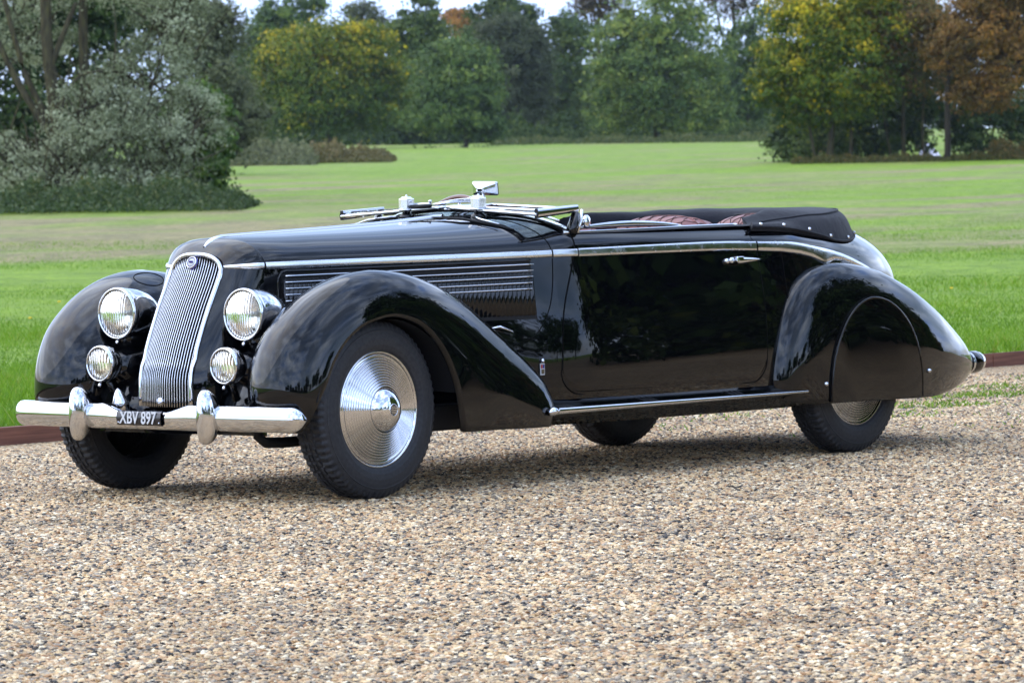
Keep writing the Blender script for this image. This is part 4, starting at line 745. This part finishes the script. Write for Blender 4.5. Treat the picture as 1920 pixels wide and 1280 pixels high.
# swage humps carrying the lamps
for s in (-1, 1):
    v, f = tubeVF([(-.10, s*.41, .66), (-.20, s*.385, .66), (-.30, s*.365, .655), (-.345, s*.357, .66)], [.07, .075, .06, .028], 14, flat=.9)
    mesh('lamp_pod', v, f, M['paint'], car)
    v, f = tubeVF([(-.12, s*.37, .52), (-.25, s*.36, .525), (-.35, s*.352, .54), (-.42, s*.351, .55)], [.11, .10, .075, .04], 16)
    mesh('lamp_pod', v, f, M['paint'], car)
    # headlamp
    hc = (-.373, s*.357, .759); ax = (-1, 0, 0)
    hl = lathe('headlamp', [(.100, -.005), (.104, -.02), (.104, -.045), (.100, -.09), (.088, -.14), (.066, -.185), (.036, -.215), (0, -.226)], M['chrome'], car, n=48, org=hc, axis=ax)
    lathe('rim', [(.0985, .004), (.100, .010), (.105, .008), (.108, -.001), (.108, -.018), (.104, -.024)], M['chrome'], hl, n=48, org=hc, axis=ax)
    lathe('reflector', [(.099, .0), (.092, -.022), (.075, -.05), (.05, -.07), (.02, -.08), (0, -.081)], M['reflector'], hl, n=48, org=hc, axis=ax)
    lathe('lens', [(0, .026), (.03, .0245), (.06, .0195), (.085, .0115), (.0985, .003), (.0985, .0), (.085, .0085), (.06, .0165), (.03, .0215), (0, .023)], M['lens'], hl, n=48, org=hc, axis=ax)
    lathe('bulb', [(0, -.028), (.010, -.031), (.014, -.040), (.012, -.06), (.006, -.08)], M['white'], hl, n=16, org=hc, axis=ax)
    lathe('screw', [(0, .012), (.007, .010), (.009, .002), (.007, -.004)], M['chrome'], hl, n=12, org=(hc[0]+.0, hc[1], hc[2]-.116), axis=(-.6, 0, -.8))
    # seam band
    # fog lamp
    fc = (-.4875, s*.3507, .556)
    fl = lathe('fog_lamp', [(.068, -.002), (.073, -.016), (.074, -.034), (.068, -.058), (.052, -.082), (.028, -.097), (0, -.10)], M['chrome'], car, n=40, org=fc, axis=ax)
    lathe('rim', [(.066, .004), (.068, .009), (.073, .006), (.0765, -.004), (.0765, -.020), (.073, -.026)], M['chrome'], fl, n=40, org=fc, axis=ax)
    lathe('reflector', [(.067, 0), (.058, -.022), (.04, -.042), (.018, -.052), (0, -.053)], M['reflector'], fl, n=40, org=fc, axis=ax)
    lathe('lens', [(0, .017), (.03, .0145), (.052, .009), (.066, .002), (.066, -.001), (.052, .006), (.03, .0115), (0, .014)], M['foglens'], fl, n=40, org=fc, axis=ax)
    lathe('screw', [(0, .012), (.006, .010), (.008, .002), (.006, -.004)], M['chrome'], fl, n=12, org=(fc[0], fc[1], fc[2]-.085), axis=(-.5, 0, -.85))
    # stem of the fog lamp
    tube('lamp_stem', [(-.45, s*.351, .50), (-.42, s*.345, .45), (-.40, s*.335, .42)], [.012, .016, .02], M['paint'], fl)
    # bumper bracket dome
    v, f = latheVF([(0, .075), (.012, .066), (.024, .045), (.034, .02), (.038, 0), (.03, -.03)], n=24, org=(-.475, s*.245, .385), axis=(-.25, 0, 1)); mesh('bracket_dome', v, f, M['chrome'], car)

# ---- bumper with overriders and plate
def bx_(y): return -.600 + .060*(abs(y)/.804)**2.2
K = 90; rows = []
for y in .804*np.sin(np.linspace(-math.pi/2, math.pi/2, K)):
    e = min(1, (.804-abs(y))/.050); rr_ = math.sqrt(max(0, 1-(1-e)**2)); a = abs(y)
    drop = .030*(1 - min(1, max(0, (a-.135)/.10)))           # the top edge dips for the number plate
    h = max(.003, .052*rr_)
    row = []
    for q in np.linspace(-math.pi*.5, math.pi*.5, 15):
        zz = math.sin(q)*h; zz = zz if zz < 0 else zz*(1 - drop/.052)
        row.append((bx_(y) + .02 + (1-rr_)*.012 - .036*math.cos(q)**.8*(.3+.7*rr_), y, .350+zz))
    row.append((bx_(y)+.03+(1-rr_)*.012, y, .350+h*.8*(1-drop/.052))); row.append((bx_(y)+.03+(1-rr_)*.012, y, .350-h*.8))
    rows.append(row)
bum = grid('bumper', rows, M['chrome'], car, cv=True, flip=False)
for s in (-1, 1):
    V = []; nu, nv = 28, 18; rows = []
    for i in range(nu+1):
        ph = -math.pi/2 + math.pi*i/nu; row = []
        cz = math.copysign(abs(math.sin(ph))**1.0, ph); cr_ = math.cos(ph)**.85 if math.cos(ph) > 1e-6 else 0
        for j in range(nv):
            q = 2*math.pi*j/nv; cx_, cy_ = math.cos(q), math.sin(q)
            k_ = 1 - .25*abs(cy_)**1.5
            row.append((-.612 - .018*cz*cz + .062*cr_*cx_*k_ + .02, s*.359 + .047*cr_*cy_, .357 + .110*cz))
        rows.append(row)
    ov = grid('overrider', rows, M['chrome'], bum, cv=True)
    tube('bumper_iron', [(-.56, s*.33, .34), (-.42, s*.34, .33), (-.2, s*.36, .33)], .02, M['dark'], bum)
pl = []
for y in np.linspace(-.124, .124, 13):
    x = bx_(y)-.0245
    pl.append([(x+.010, y, .316), (x+.001, y, .319), (x-.004, y, .345), (x-.001, y, .368), (x+.010, y, .376), (x+.014, y, .372), (x+.014, y, .32)])
plate = grid('number_plate', pl, M['plate'], bum, cv=True)
def plate_text():
    cu_ = bpy.data.curves.new('plate_text', 'FONT'); cu_.body = 'XBV 897'; cu_.size = .070; cu_.align_x = 'CENTER'; cu_.align_y = 'CENTER'; cu_.extrude = .0012; cu_.offset = .0011; cu_.space_character = 1.02
    cu_.materials.append(M['white']); o = bpy.data.objects.new('plate_text', cu_); COL.objects.link(o); o.parent = plate
    # text x runs from the car's right to its left when read from the front
    ex = Vector((0, -1, 0)); ez = Vector((-1, 0, 0.08)).normalized(); ey = ez.cross(ex)
    o.matrix_local = Matrix(((ex.x*.78, ey.x, ez.x, bx_(0)-.0296), (ex.y*.78, ey.y, ez.y, 0), (ex.z*.78, ey.z, ez.z, .346), (0, 0, 0, 1)))
    dg = bpy.context.evaluated_depsgraph_get(); me = bpy.data.meshes.new_from_object(o.evaluated_get(dg)); ml_ = o.matrix_local.copy(); bpy.data.objects.remove(o)
    o = bpy.data.objects.new('plate_lettering', me); COL.objects.link(o); o.parent = plate; o.matrix_local = ml_
plate_text()
for s in (-1, 1): lathe('plate_screw', [(0, .003), (.003, .002), (.004, 0)], M['chrome'], plate, n=8, org=(bx_(.11)-.0265, s*.114, .328), axis=(-1, 0, 0))

# ---- louvre panel on each side of the bonnet
for s in (-1, 1):
    x0, x1 = -.07, 1.18
    def ztop(x): return .917 + .014*(x+.07)/1.25
    rows = [[skin(x, z, .0012, s) for z in np.linspace(.69, ztop(x), 12)] for x in np.linspace(x0, x1, 50)]
    lp = grid('louvre_panel', rows, M['dark'], car, flip=(s < 0))
    # raised surround at the front edge and the top
    fr = [(x0-.02, .70)] + [(x0-.02, z) for z in np.linspace(.74, .90, 6)] + [(x0-.005, ztop(x0)+.006)] + [(x, ztop(x)+.008) for x in np.linspace(x0+.05, x1, 14)]
    tube('panel_surround', [skin(a, c, .002, s) for a, c in catmull(fr, 60)], .007, M['paint'], lp, n=8)
    # one louvre blade, shared by all
    me = bpy.data.meshes.new('louvre'); hh = .19
    V = []
    for z, w in ((-hh/2, 0), (-hh/2+.008, 1), (hh/2-.008, 1), (hh/2, 0)):
        V += [(-.009, 0, z), (.002, s*.009*w, z), (.0075, s*.0125*w, z), (.0085, 0, z)]
    me.from_pydata(V, [], gridF(4, 4)); me.update(); me.materials.append(M['paint']); me.polygons.foreach_set('use_smooth', [True]*len(me.polygons))
    NL = 56
    for i in range(NL):
        x = x0+.015 + (x1-x0-.03)*i/(NL-1); z = .80
        a = Vector(skin(x-.005, z, 0, s)); c = Vector(skin(x+.005, z, 0, s)); p = Vector(skin(x, z, .002, s)); d_ = (c-a)
        up = Vector(skin(x, z+.05, 0, s)) - Vector(skin(x, z-.05, 0, s))
        o = bpy.data.objects.new('louvre', me); COL.objects.link(o); o.parent = lp
        ex = d_.normalized(); ez = up.normalized(); ey = ez.cross(ex).normalized(); ez = ex.cross(ey)
        o.matrix_local = Matrix(((ex.x, ey.x, ez.x, p.x), (ex.y, ey.y, ez.y, p.y), (ex.z, ey.z, ez.z, p.z), (0, 0, 0, 1)))
    for k_ in range(5):
        dz = .010 + .0245*k_
        tube('chrome_strip', [skin(x, ztop(x)-dz*1.05, .0165, s) for x in np.linspace(x0+.004, x1+.004-.006*k_, 40)], .0032, M['chrome'], lp, n=6)
    # spring catch
    tube('bonnet_catch', [skin(.93, .655, .012, s), skin(.97, .662, .03, s), skin(1.03, .64, .035, s)], [.006, .007, .003], M['chrome'], car)

# ---- running boards
for s in (-1, 1):
    def yo_(x): return .800 - .0*x
    rows = []
    for x in np.linspace(1.06, 2.86, 40):
        t = (x-1.06)/1.8; y1 = .806 if x < 2.4 else .806-.0*(x-2.4); yb = skinY(x, .34)-.004
        rows.append([(x, s*yb, .345), (x, s*(yb+.012), .330), (x, s*(yb*.6+y1*.4), .322), (x, s*(y1-.004), .313), (x, s*(y1), .308), (x, s*(y1-.004), .296), (x, s*(y1-.03), .287), (x, s*(yb+.03), .262), (x, s*(yb+.016), .236), (x, s*(yb-.2), .232)])
    rb = grid('running_board', rows, M['paint'], car, flip=(s > 0))
    tt = np.linspace(0, 1, 50)
    rows = []
    for t in tt:
        x = 1.058+1.80*t; h = .0135*(1-.62*t); y1 = .808
        rows.append([(x, s*(y1-.010), .309+h*.9), (x, s*(y1+.004), .308+h*.8), (x, s*(y1+.009), .308+h*.2), (x, s*(y1+.009), .306-h*.35), (x, s*(y1+.004), .305-h*.9), (x, s*(y1-.010), .304-h)])
    grid('edge_trim', rows, M['chrome'], rb, flip=(s > 0))
    for xc in (1.16, 1.72, 2.33):
        for j in range(3):
            x = xc+.035*j
            v, f = tubeVF([(x+.0, s*(skinY(x, .34)+.012), .3305), (x, s*.79, .3155)], .0028, 5); mesh('tread_rib', v, f, M['rubber'], rb)
    v, f = tubeVF([(1.02, s*.80, .300), (1.045, s*.806, .307), (1.075, s*.806, .309)], [.012, .02, .012], 10); mesh('trim_cap', v, f, M['chrome'], rb)
# coachbuilder's badge
bd = mesh('coachbuilder_badge', *boxVF(skin(1.188, .476, .003, -1), (.026, .005, .050)), M['white'], car, False)
c0 = skin(1.188, .476, .0062, -1)
mesh('badge_field', *boxVF((c0[0]-.006, c0[1], c0[2]+.012), (.009, .002, .016)), M['red'], bd, False)
mesh('badge_field', *boxVF((c0[0]+.006, c0[1], c0[2]+.012), (.009, .002, .016)), M['blue'], bd, False)
mesh('badge_field', *boxVF((c0[0], c0[1], c0[2]-.010), (.020, .002, .020)), M['chrome'], bd, False)
v, f = latheVF([(0, .012), (.006, .010), (.009, .002), (.008, -.006), (0, -.008)], n=10, org=(c0[0], c0[1], c0[2]+.034), axis=(0, 0, 1)); mesh('badge_crown', v, f, M['chrome'], bd)

# ---- wheels
def make_wheel(x, y, s, steer=0):
    wroot = bpy.data.objects.new('wheel', None); COL.objects.link(wroot); wroot.parent = car; wroot.location = (x, y, TR); wroot.rotation_euler = (0, 0, steer)
    w = .084
    # outer face first: sidewall bulge with rings, tread shoulder blocks
    prof = [(.232, .050), (.236, .070), (.245, .080), (.262, .0855), (.285, .0870), (.305, .0850), (.318, .0820), (.321, .0830), (.324, .0800), (.337, .0755), (.346, .0710), (.352, .0680), (.3585, .062), (.3605, .056), (.3625, .049), (.3635, .036), (.3640, .030), (.3585, .028), (.3585, .024), (.3645, .022), (.3650, .008), (.3590, .006)]
    prof = prof + [(r, -h) for r, h in prof[::-1]]
    NSEG = 288
    ax = Vector((0, s, 0)); V = []
    for (r, h) in prof:
        for j in range(NSEG):
            ph = j//2 % 2; q = 2*math.pi*j/NSEG
            rr_ = r
            if r > .335 and abs(h) > .033: rr_ = r - (.0055 if (j % 4) in (2, 3) else 0)*min(1, (r-.333)/.012)
            elif r > .362 and abs(h) < .034:
                jj = j + int(abs(h)*260)*(1 if h > 0 else 1)
                rr_ = r - (.005 if (jj % 6) in (4, 5) else 0)
            a = q + (0)
            V.append((math.cos(a)*rr_, s*h, math.sin(a)*rr_))
    F = gridF(len(prof), NSEG, False, True, 0, s < 0); mesh('tyre', V, F, M['rubber'], wroot, False)
    # rim flange
    lathe('rim', [(.236, .062), (.238, .070), (.234, .074), (.229, .071), (.226, .060), (.18, .02), (.10, -.01), (.10, -.05)], M['chrome'], wroot, n=72, axis=(0, s, 0))
    # cone disc with concentric ridges
    pr = []
    for r in np.linspace(.225, .212, 5): pr.append((r, .066+.006*math.sin((.225-r)/.013*math.pi)))
    NR = 11
    for i in range(NR*6+1):
        t = i/(NR*6); r = .211 - t*(.211-.092)
        h = .066 + .040*t**.9 + .0075*abs(math.sin(math.pi*t*NR))**.8
        pr.append((r, h))
    dsc = lathe('wheel_disc', pr, M['chrome'], wroot, n=96, axis=(0, s, 0))
    gv = []  # near-black rings over the ridge valleys, their shade and dark reflections put in as colour
    for i in range(1, NR+1):
        t = i/NR; r = .211 - t*(.211-.092); h = .066 + .040*t**.9 + .0016
        gv.append(latheVF([(r-.0013, h), (r, h+.0004), (r+.0013, h)], n=96, axis=(0, s, 0)))
    join_parts('valley_shade_ring', gv, M['gap'], dsc)
    lathe('hub_cap', [(.092, .104), (.0885, .112), (.082, .120), (.068, .134), (.048, .1455), (.026, .1515), (0, .1535)], M['chrome'], dsc, n=64, axis=(0, s, 0))
    rg = lathe('emblem', [(.0215, .1520), (.0225, .1545), (.0245, .1545), (.0255, .1515)], M['chrome'], dsc, n=32, axis=(0, s, 0))
    lathe('emblem', [(0, .1542), (.020, .1534), (.0215, .1520)], M['plate'], dsc, n=24, axis=(0, s, 0))
    for k_ in range(5):
        z = (-2+k_)*.0068; hw = math.sqrt(max(0, .0195**2-z*z))
        mesh('emblem_bar', *boxVF((0, s*.1548, z), (2*hw, .002, .0034)), M['chrome'], dsc, False)
    return wroot
TKH = .759-.085
make_wheel(0, -TKH, -1); make_wheel(0, TKH, 1)
make_wheel(WB, -TKH, -1); make_wheel(WB, TKH, 1)

# ---- folded hood
def Uc(W0, xe, zf, x0, n=60, pw=2.5, xc=3.0):
    P = [(x, -(W0 + (skinY(x, 1.04)-skinY(xc, 1.04))*.9)) for x in np.linspace(x0, xc, 12)[:-1]]
    for q in np.linspace(-math.pi/2, math.pi/2, n):
        P.append((xc + (xe-xc)*max(0, math.cos(q))**(2/pw), math.copysign(W0*abs(math.sin(q))**(2/pw), q)))
    P += [(x, (W0 + (skinY(x, 1.04)-skinY(xc, 1.04))*.9)) for x in np.linspace(xc, x0, 12)[1:]]
    P = catmull(P, 120)
    return [(x, y, zf(x, y)) for x, y in P]
def zdeck(x, y):
    z = float(fzt(x)); zs = float(fzs(x)); Ws = float(fWs(x)); return zs + (z-zs)*max(0, 1-(abs(y)/Ws)**EXP)**(1/EXP) if abs(y) < Ws else zs
wob = lambda x, y, a: a*(math.sin(x*9+y*3)+math.sin(x*23-y*17)*.5)
fr_ = lambda x: min(1, max(0, (x-2.66)/.30))**.7
f2_ = lambda x: min(1, max(0, (x-2.66)/1.05))**.85
C = [Uc(.628, 3.90, lambda x, y: zdeck(x, min(abs(y), .62))-.012, 2.66),
     Uc(.640, 3.915, lambda x, y: zdeck(x, min(abs(y), .62))+.004, 2.66),
     Uc(.636, 3.91, lambda x, y: zdeck(x, min(abs(y), .62))+.016+wob(x, y, .001), 2.67),
     Uc(.612, 3.885, lambda x, y: max(zdeck(x, min(abs(y), .60))+.022, 1.035+.045*f2_(x))+wob(x, y, .003), 2.69),
     Uc(.590, 3.86, lambda x, y: 1.052+.052*f2_(x)+wob(x, y, .003), 2.71),
     Uc(.565, 3.845, lambda x, y: 1.062+.054*f2_(x)+wob(x, y, .002), 2.73),
     Uc(.530, 3.81, lambda x, y: 1.070+.020*fr_(x)+.036*f2_(x)+wob(x, y, .003), 2.74),
     Uc(.450, 3.70, lambda x, y: 1.072+.058*fr_(x)+wob(x, y, .004), 2.77),
     Uc(.360, 3.56, lambda x, y: 1.066+.052*fr_(x)+wob(x, y, .004), 2.80),
     Uc(.335, 3.52, lambda x, y: 1.03+.03*fr_(x), 2.82),
     Uc(.330, 3.50, lambda x, y: .96, 2.84)]
# the arms of the hood narrow towards the front
Cn = []
for k_, c in enumerate(C):
    row = []
    for (x, y, z) in c:
        if k_ >= 6:
            t = min(1, max(0, (3.35-x)/.5)); lim = .53 + (.02 if k_ == 6 else 0) - .012*(k_-6)
            y = math.copysign(abs(y)*(1-t) + max(abs(y), lim)*t, y)
        row.append((x, y, z))
    Cn.append(row)
hood = grid('folded_hood', Cn, M['fabric'], car)
Vc = [c[0] for c in Cn]; Vd = [c[-1] for c in Cn]
mesh('hood_end', Vc, [tuple(range(len(Vc)))], M['fabric'], hood); mesh('hood_end', Vd, [tuple(range(len(Vd)))[::-1]], M['fabric'], hood)
sub = hood.modifiers.new('sub', 'SUBSURF'); sub.levels = sub.render_levels = 1
tube('piping', [(x, y, z+.002) for x, y, z in Cn[5]][4:-4], .0055, M['fabric'], hood, n=6)
tube('hem', [(x, y*1.004, z+.004) for x, y, z in Cn[1]], .006, M['fabric'], hood, n=6)
ln = Cn[2]
acc = 0; want = .03; pr_ = None
for (x, y, z) in ln[:120]:
    if pr_ is not None: acc += math.dist(pr_, (x, y, z))
    pr_ = (x, y, z)
    if acc >= want:
        nr = Vector((max(0, x-3.0)*.9, y, 0)).normalized() if y else Vector((1, 0, 0))
        lathe('press_stud', [(0, .009), (.005, .0075), (.008, .003), (.009, 0)], M['chrome'], hood, n=10, org=Vector((x, y, z+.004))+nr*.004, axis=nr+Vector((0, 0, .25))); want += .205

# ---- seats
def seat(cx, cy_, wy, hz, dep=.20, tilt=.25):
    st = bpy.data.objects.new('seat', None); COL.objects.link(st); st.parent = car; st.location = (cx, cy_, 0)
    rows = []; nu = 40
    for i in range(nu):
        y = -wy/2 + wy*i/(nu-1); e = max(0, 1-abs(2*y/wy)**3.2)**(1/2.4); row = []
        for q in np.linspace(0, math.pi, 17):
            top = hz - (1-e)*.16
            xq = -dep/2*math.cos(q); zq = top - .07*(1-math.sin(q)**.8)
            row.append((xq+tilt*(zq-hz), y, zq))
        row = [(row[0][0]-.06, y, .55)] + row + [(row[-1][0], y, .55)]
        rows.append(row)
    b_ = grid('backrest', rows, M['leather'], st)
    sg = []
    # diamond quilting lines
    for k_ in range(-7, 8):
        for d_ in (-1, 1):
            pts = []
            for t in np.linspace(0, 1, 14):
                y = k_*wy/8 + d_*t*.09; 
                if abs(y) > wy/2*.93: continue
                j = int((y+wy/2)/wy*(nu-1)); q = t*12+2; a = int(q); fq = q-a
                p = np.array(rows[j][a])*(1-fq)+np.array(rows[j][a+1])*fq; pts.append(p+np.array((0, 0, .0008)))
            if len(pts) > 3: sg.append(tubeVF(pts, .0018, 4))
    join_parts('quilt_stitching', sg, M['gap'], b_)
    tube('piping', [tuple(np.array(r[8])+np.array((.035, 0, .001))) for r in rows], .004, M['leather'], b_, n=6)
    mesh('cushion', *boxVF((-.30, 0, .55), (.5, wy*.96, .16)), M['leather'], st, False)
    return st
seat(2.50, -.275, .50, 1.108); seat(2.50, .275, .50, 1.06); seat(3.28, -.235, .44, 1.105, .30); seat(3.28, .235, .44, 1.09, .30)
# dashboard and steering wheel (right-hand drive)
mesh('dashboard', *boxVF((1.56, 0, .98), (.05, 1.02, .16)), M['wood'], car, False)
sw = bpy.data.objects.new('steering_wheel', None); COL.objects.link(sw); sw.parent = car; sw.location = (1.74, .35, 1.045); sw.rotation_euler = (0, R(-62), 0)
tube('wheel_rim', [(.185*math.cos(q), .185*math.sin(q), 0) for q in np.linspace(0, 2*math.pi, 49)], .013, M['wood'], sw, n=10, cap=False)
for q in (0, 2.09, 4.19): tube('spoke', [(0, 0, -.03), (.18*math.cos(q), .18*math.sin(q), 0)], .006, M['chrome'], sw)
tube('column', [(0, 0, -.02), (0, 0, -.35)], .018, M['dark'], sw)

# ---- windscreen folded flat forwards
ws = bpy.data.objects.new('windscreen', None); COL.objects.link(ws); ws.parent = car; ws.location = (0, 0, 0)
for s in (-1, 1):
    A = Vector((1.53, s*.56, 1.152)); Bc = Vector((1.60, s*.02, 1.175)); Cc = Vector((1.30, s*.02, 1.168)); Dd = Vector((1.255, s*.56, 1.133))
    # pane
    def pane(u, v): return A.lerp(Bc, u).lerp(Dd.lerp(Cc, u), v)
    oz = lambda v, u: Vector((0, 0, (-.002-.003*u)*(1-v) + v*(.014-.008*u)))
    P = [[tuple(pane(u, v)+oz(v, u)) for v in np.linspace(.03, .97, 6)] for u in np.linspace(.03, .98, 12)]
    grid('pane', P, M['glass'], ws, thick=.005)
    tube('frame', [tuple(pane(u, 1.0)) for u in np.linspace(0, 1, 16)], .0075, M['chrome'], ws, n=8)
    tube('frame', [tuple(pane(u, 0.0)) for u in np.linspace(0, 1, 16)], .0075, M['chrome'], ws, n=8)
    tube('frame', [tuple(pane(u, 0.0)+Vector((-.02, 0, -.016))) for u in np.linspace(0.05, 1, 16)], .005, M['paint'], ws, n=6)
    tube('frame', [tuple(Bc), tuple(Cc)], .0065, M['chrome'], ws, n=8)
    # wide side channel
    ch = []
    for t in np.linspace(0, 1, 10):
        p = A.lerp(Dd, t)+Vector((0, 0, .002)); h = .017+.006*t
        ch.append([tuple(p+Vector((0, -s*.012, h))), tuple(p+Vector((0, s*.006, h))), tuple(p+Vector((0, s*.011, 0))), tuple(p+Vector((0, s*.006, -h*.8))), tuple(p+Vector((0, -s*.012, -h*.8)))])
    grid('side_channel', ch, M['chrome'], ws, cv=True); mesh('side_channel', ch[-1], [(0, 1, 2, 3, 4)], M['dark'], ws, False)
    # pillar stub and clamp
    v, f = tubeVF([(1.465, s*.572, 1.045), (1.49, s*.570, 1.09), (1.515, s*.565, 1.135)], [.03, .024, .020], 10, flat=.7); mesh('pillar', v, f, M['paint'], ws)
    tube('pillar_trim', [(1.50, s*.585, 1.05), (1.53, s*.582, 1.10), (1.545, s*.575, 1.15)], .006, M['chrome'], ws)
    lathe('clamp_knob', [(0, .014), (.024, .012), (.031, .004), (.031, -.006), (.022, -.012)], M['chrome'], ws, n=24, org=(1.60, s*.555, 1.095), axis=(.4, s*1, 0))
    # fixed lower frame sweeping over the scuttle
    def low(u, dz, dx): 
        y = .56*(1-u)+.0*u; x = 1.47 - .15*u + dx; return (x, s*y, max(float(fzs(1.42))+(1.150-float(fzs(1.42)))*max(0, 1-(y/.628)**EXP)**(1/EXP), 1.0)+dz)
    tube('lower_frame', [low(u, .006, 0) for u in np.linspace(0, 1, 24)], .0085, M['chrome'], ws, n=8)
    tube('lower_frame', [low(u, .004, -.045*(1-u*.4)) for u in np.linspace(0, 1, 24)], .006, M['gap'], ws, n=6)
    tube('lower_frame', [low(u, .020, .02) for u in np.linspace(0.1, 1, 24)], .006, M['satin'], ws, n=6)
    # octagonal knob on its stem
    org = (1.289, s*.2065, 1.164)
    kb = lathe('wiper_motor', [(0, .052), (.020, .052), (.024, .047), (.031, .045), (.034, .041), (.034, .003), (.030, 0), (0, 0)], M['satin'], ws, n=8, org=org, axis=(0, 0, 1))
    kb.data.polygons.foreach_set('use_smooth', [False]*len(kb.data.polygons))
    lathe('motor_flange', [(0, .0), (.036, -.001), (.038, -.005), (.034, -.009), (0, -.009)], M['chrome'], ws, n=20, org=org, axis=(0, 0, 1))
    lathe('motor_finial', [(0, .062), (.004, .060), (.006, .052)], M['chrome'], ws, n=8, org=org, axis=(0, 0, 1))
    lathe('motor_base', [(.014, -.01), (.020, -.022), (.034, -.030), (.036, -.040), (.028, -.050), (.02, -.055)], M['paint'], ws, n=20, org=org, axis=(0, 0, 1))
    # wiper
    wp = tube('wiper_arm', [(1.30, s*.215, 1.132), (1.22, s*.24, 1.130), (1.16, s*.32, 1.118), (1.17, s*.42, 1.095)], .004, M['chrome'], car)
    mesh('wiper_blade', *tubeVF([(1.10, s*.10, 1.128), (1.13, s*.24, 1.120), (1.18, s*.38, 1.093), (1.21, s*.47, 1.070)], [.003, .007, .007, .004], 6), M['dark'], wp)
# centre catch, cables and grab piece
tube('centre_catch', [(1.27, .05, 1.176), (1.285, .17, 1.172)], .009, M['dark'], ws, n=8); tube('centre_catch', [(1.27, .05, 1.185), (1.285, .17, 1.181)], .006, M['chrome'], ws, n=8)
for (x, y) in ((1.27, .05), (1.285, .18)): lathe('catch_screw', [(0, .018), (.008, .016), (.008, .010), (.004, .008), (.004, 0)], M['chrome'], ws, n=10, org=(x, y, 1.184), axis=(-.3, 0, 1))
for k_ in range(3): tube('cable', catmull([(1.30, .04+.012*k_, 1.182), (1.38, -.02, 1.190+.006*k_), (1.42, -.10, 1.186+.008*k_), (1.33, -.18, 1.18)], 16), .003, M['chrome'], ws, n=5)
tube('cable', catmull([(1.40, .0, 1.185), (1.45, -.05, 1.215), (1.44, -.11, 1.21), (1.38, -.15, 1.185)], 16), .003, M['chrome'], ws, n=5)
# rear-view mirror seen from its back
mir = []
for (k_, (w, h, dx)) in enumerate(((.012, .006, -.042), (.020, .011, -.040), (.062, .028, -.006), (.068, .031, 0), (.068, .031, .006))):
    mir.append([(dx, yy*w, zz*h) for yy, zz in ((-1, -.8), (-.9, -1), (0, -1), (.9, -1), (1, -.8), (1, .8), (.9, 1), (0, 1), (-.9, 1), (-1, .8))])
mo = grid('mirror', mir, M['chrome'], car, cv=True, smooth=False); mo.location = (1.57, -.01, 1.247); mo.rotation_euler = (R(1), R(-9), R(4))
mesh('mirror_glass', mir[-1], [tuple(range(10))], M['glass'], mo, False); mesh('mirror_back', mir[0], [tuple(range(10))[::-1]], M['chrome'], mo, False)
tube('mirror_stem', [(-.02, 0, -.01), (-.015, 0, -.04), (-.03, 0, -.075)], .006, M['chrome'], mo)
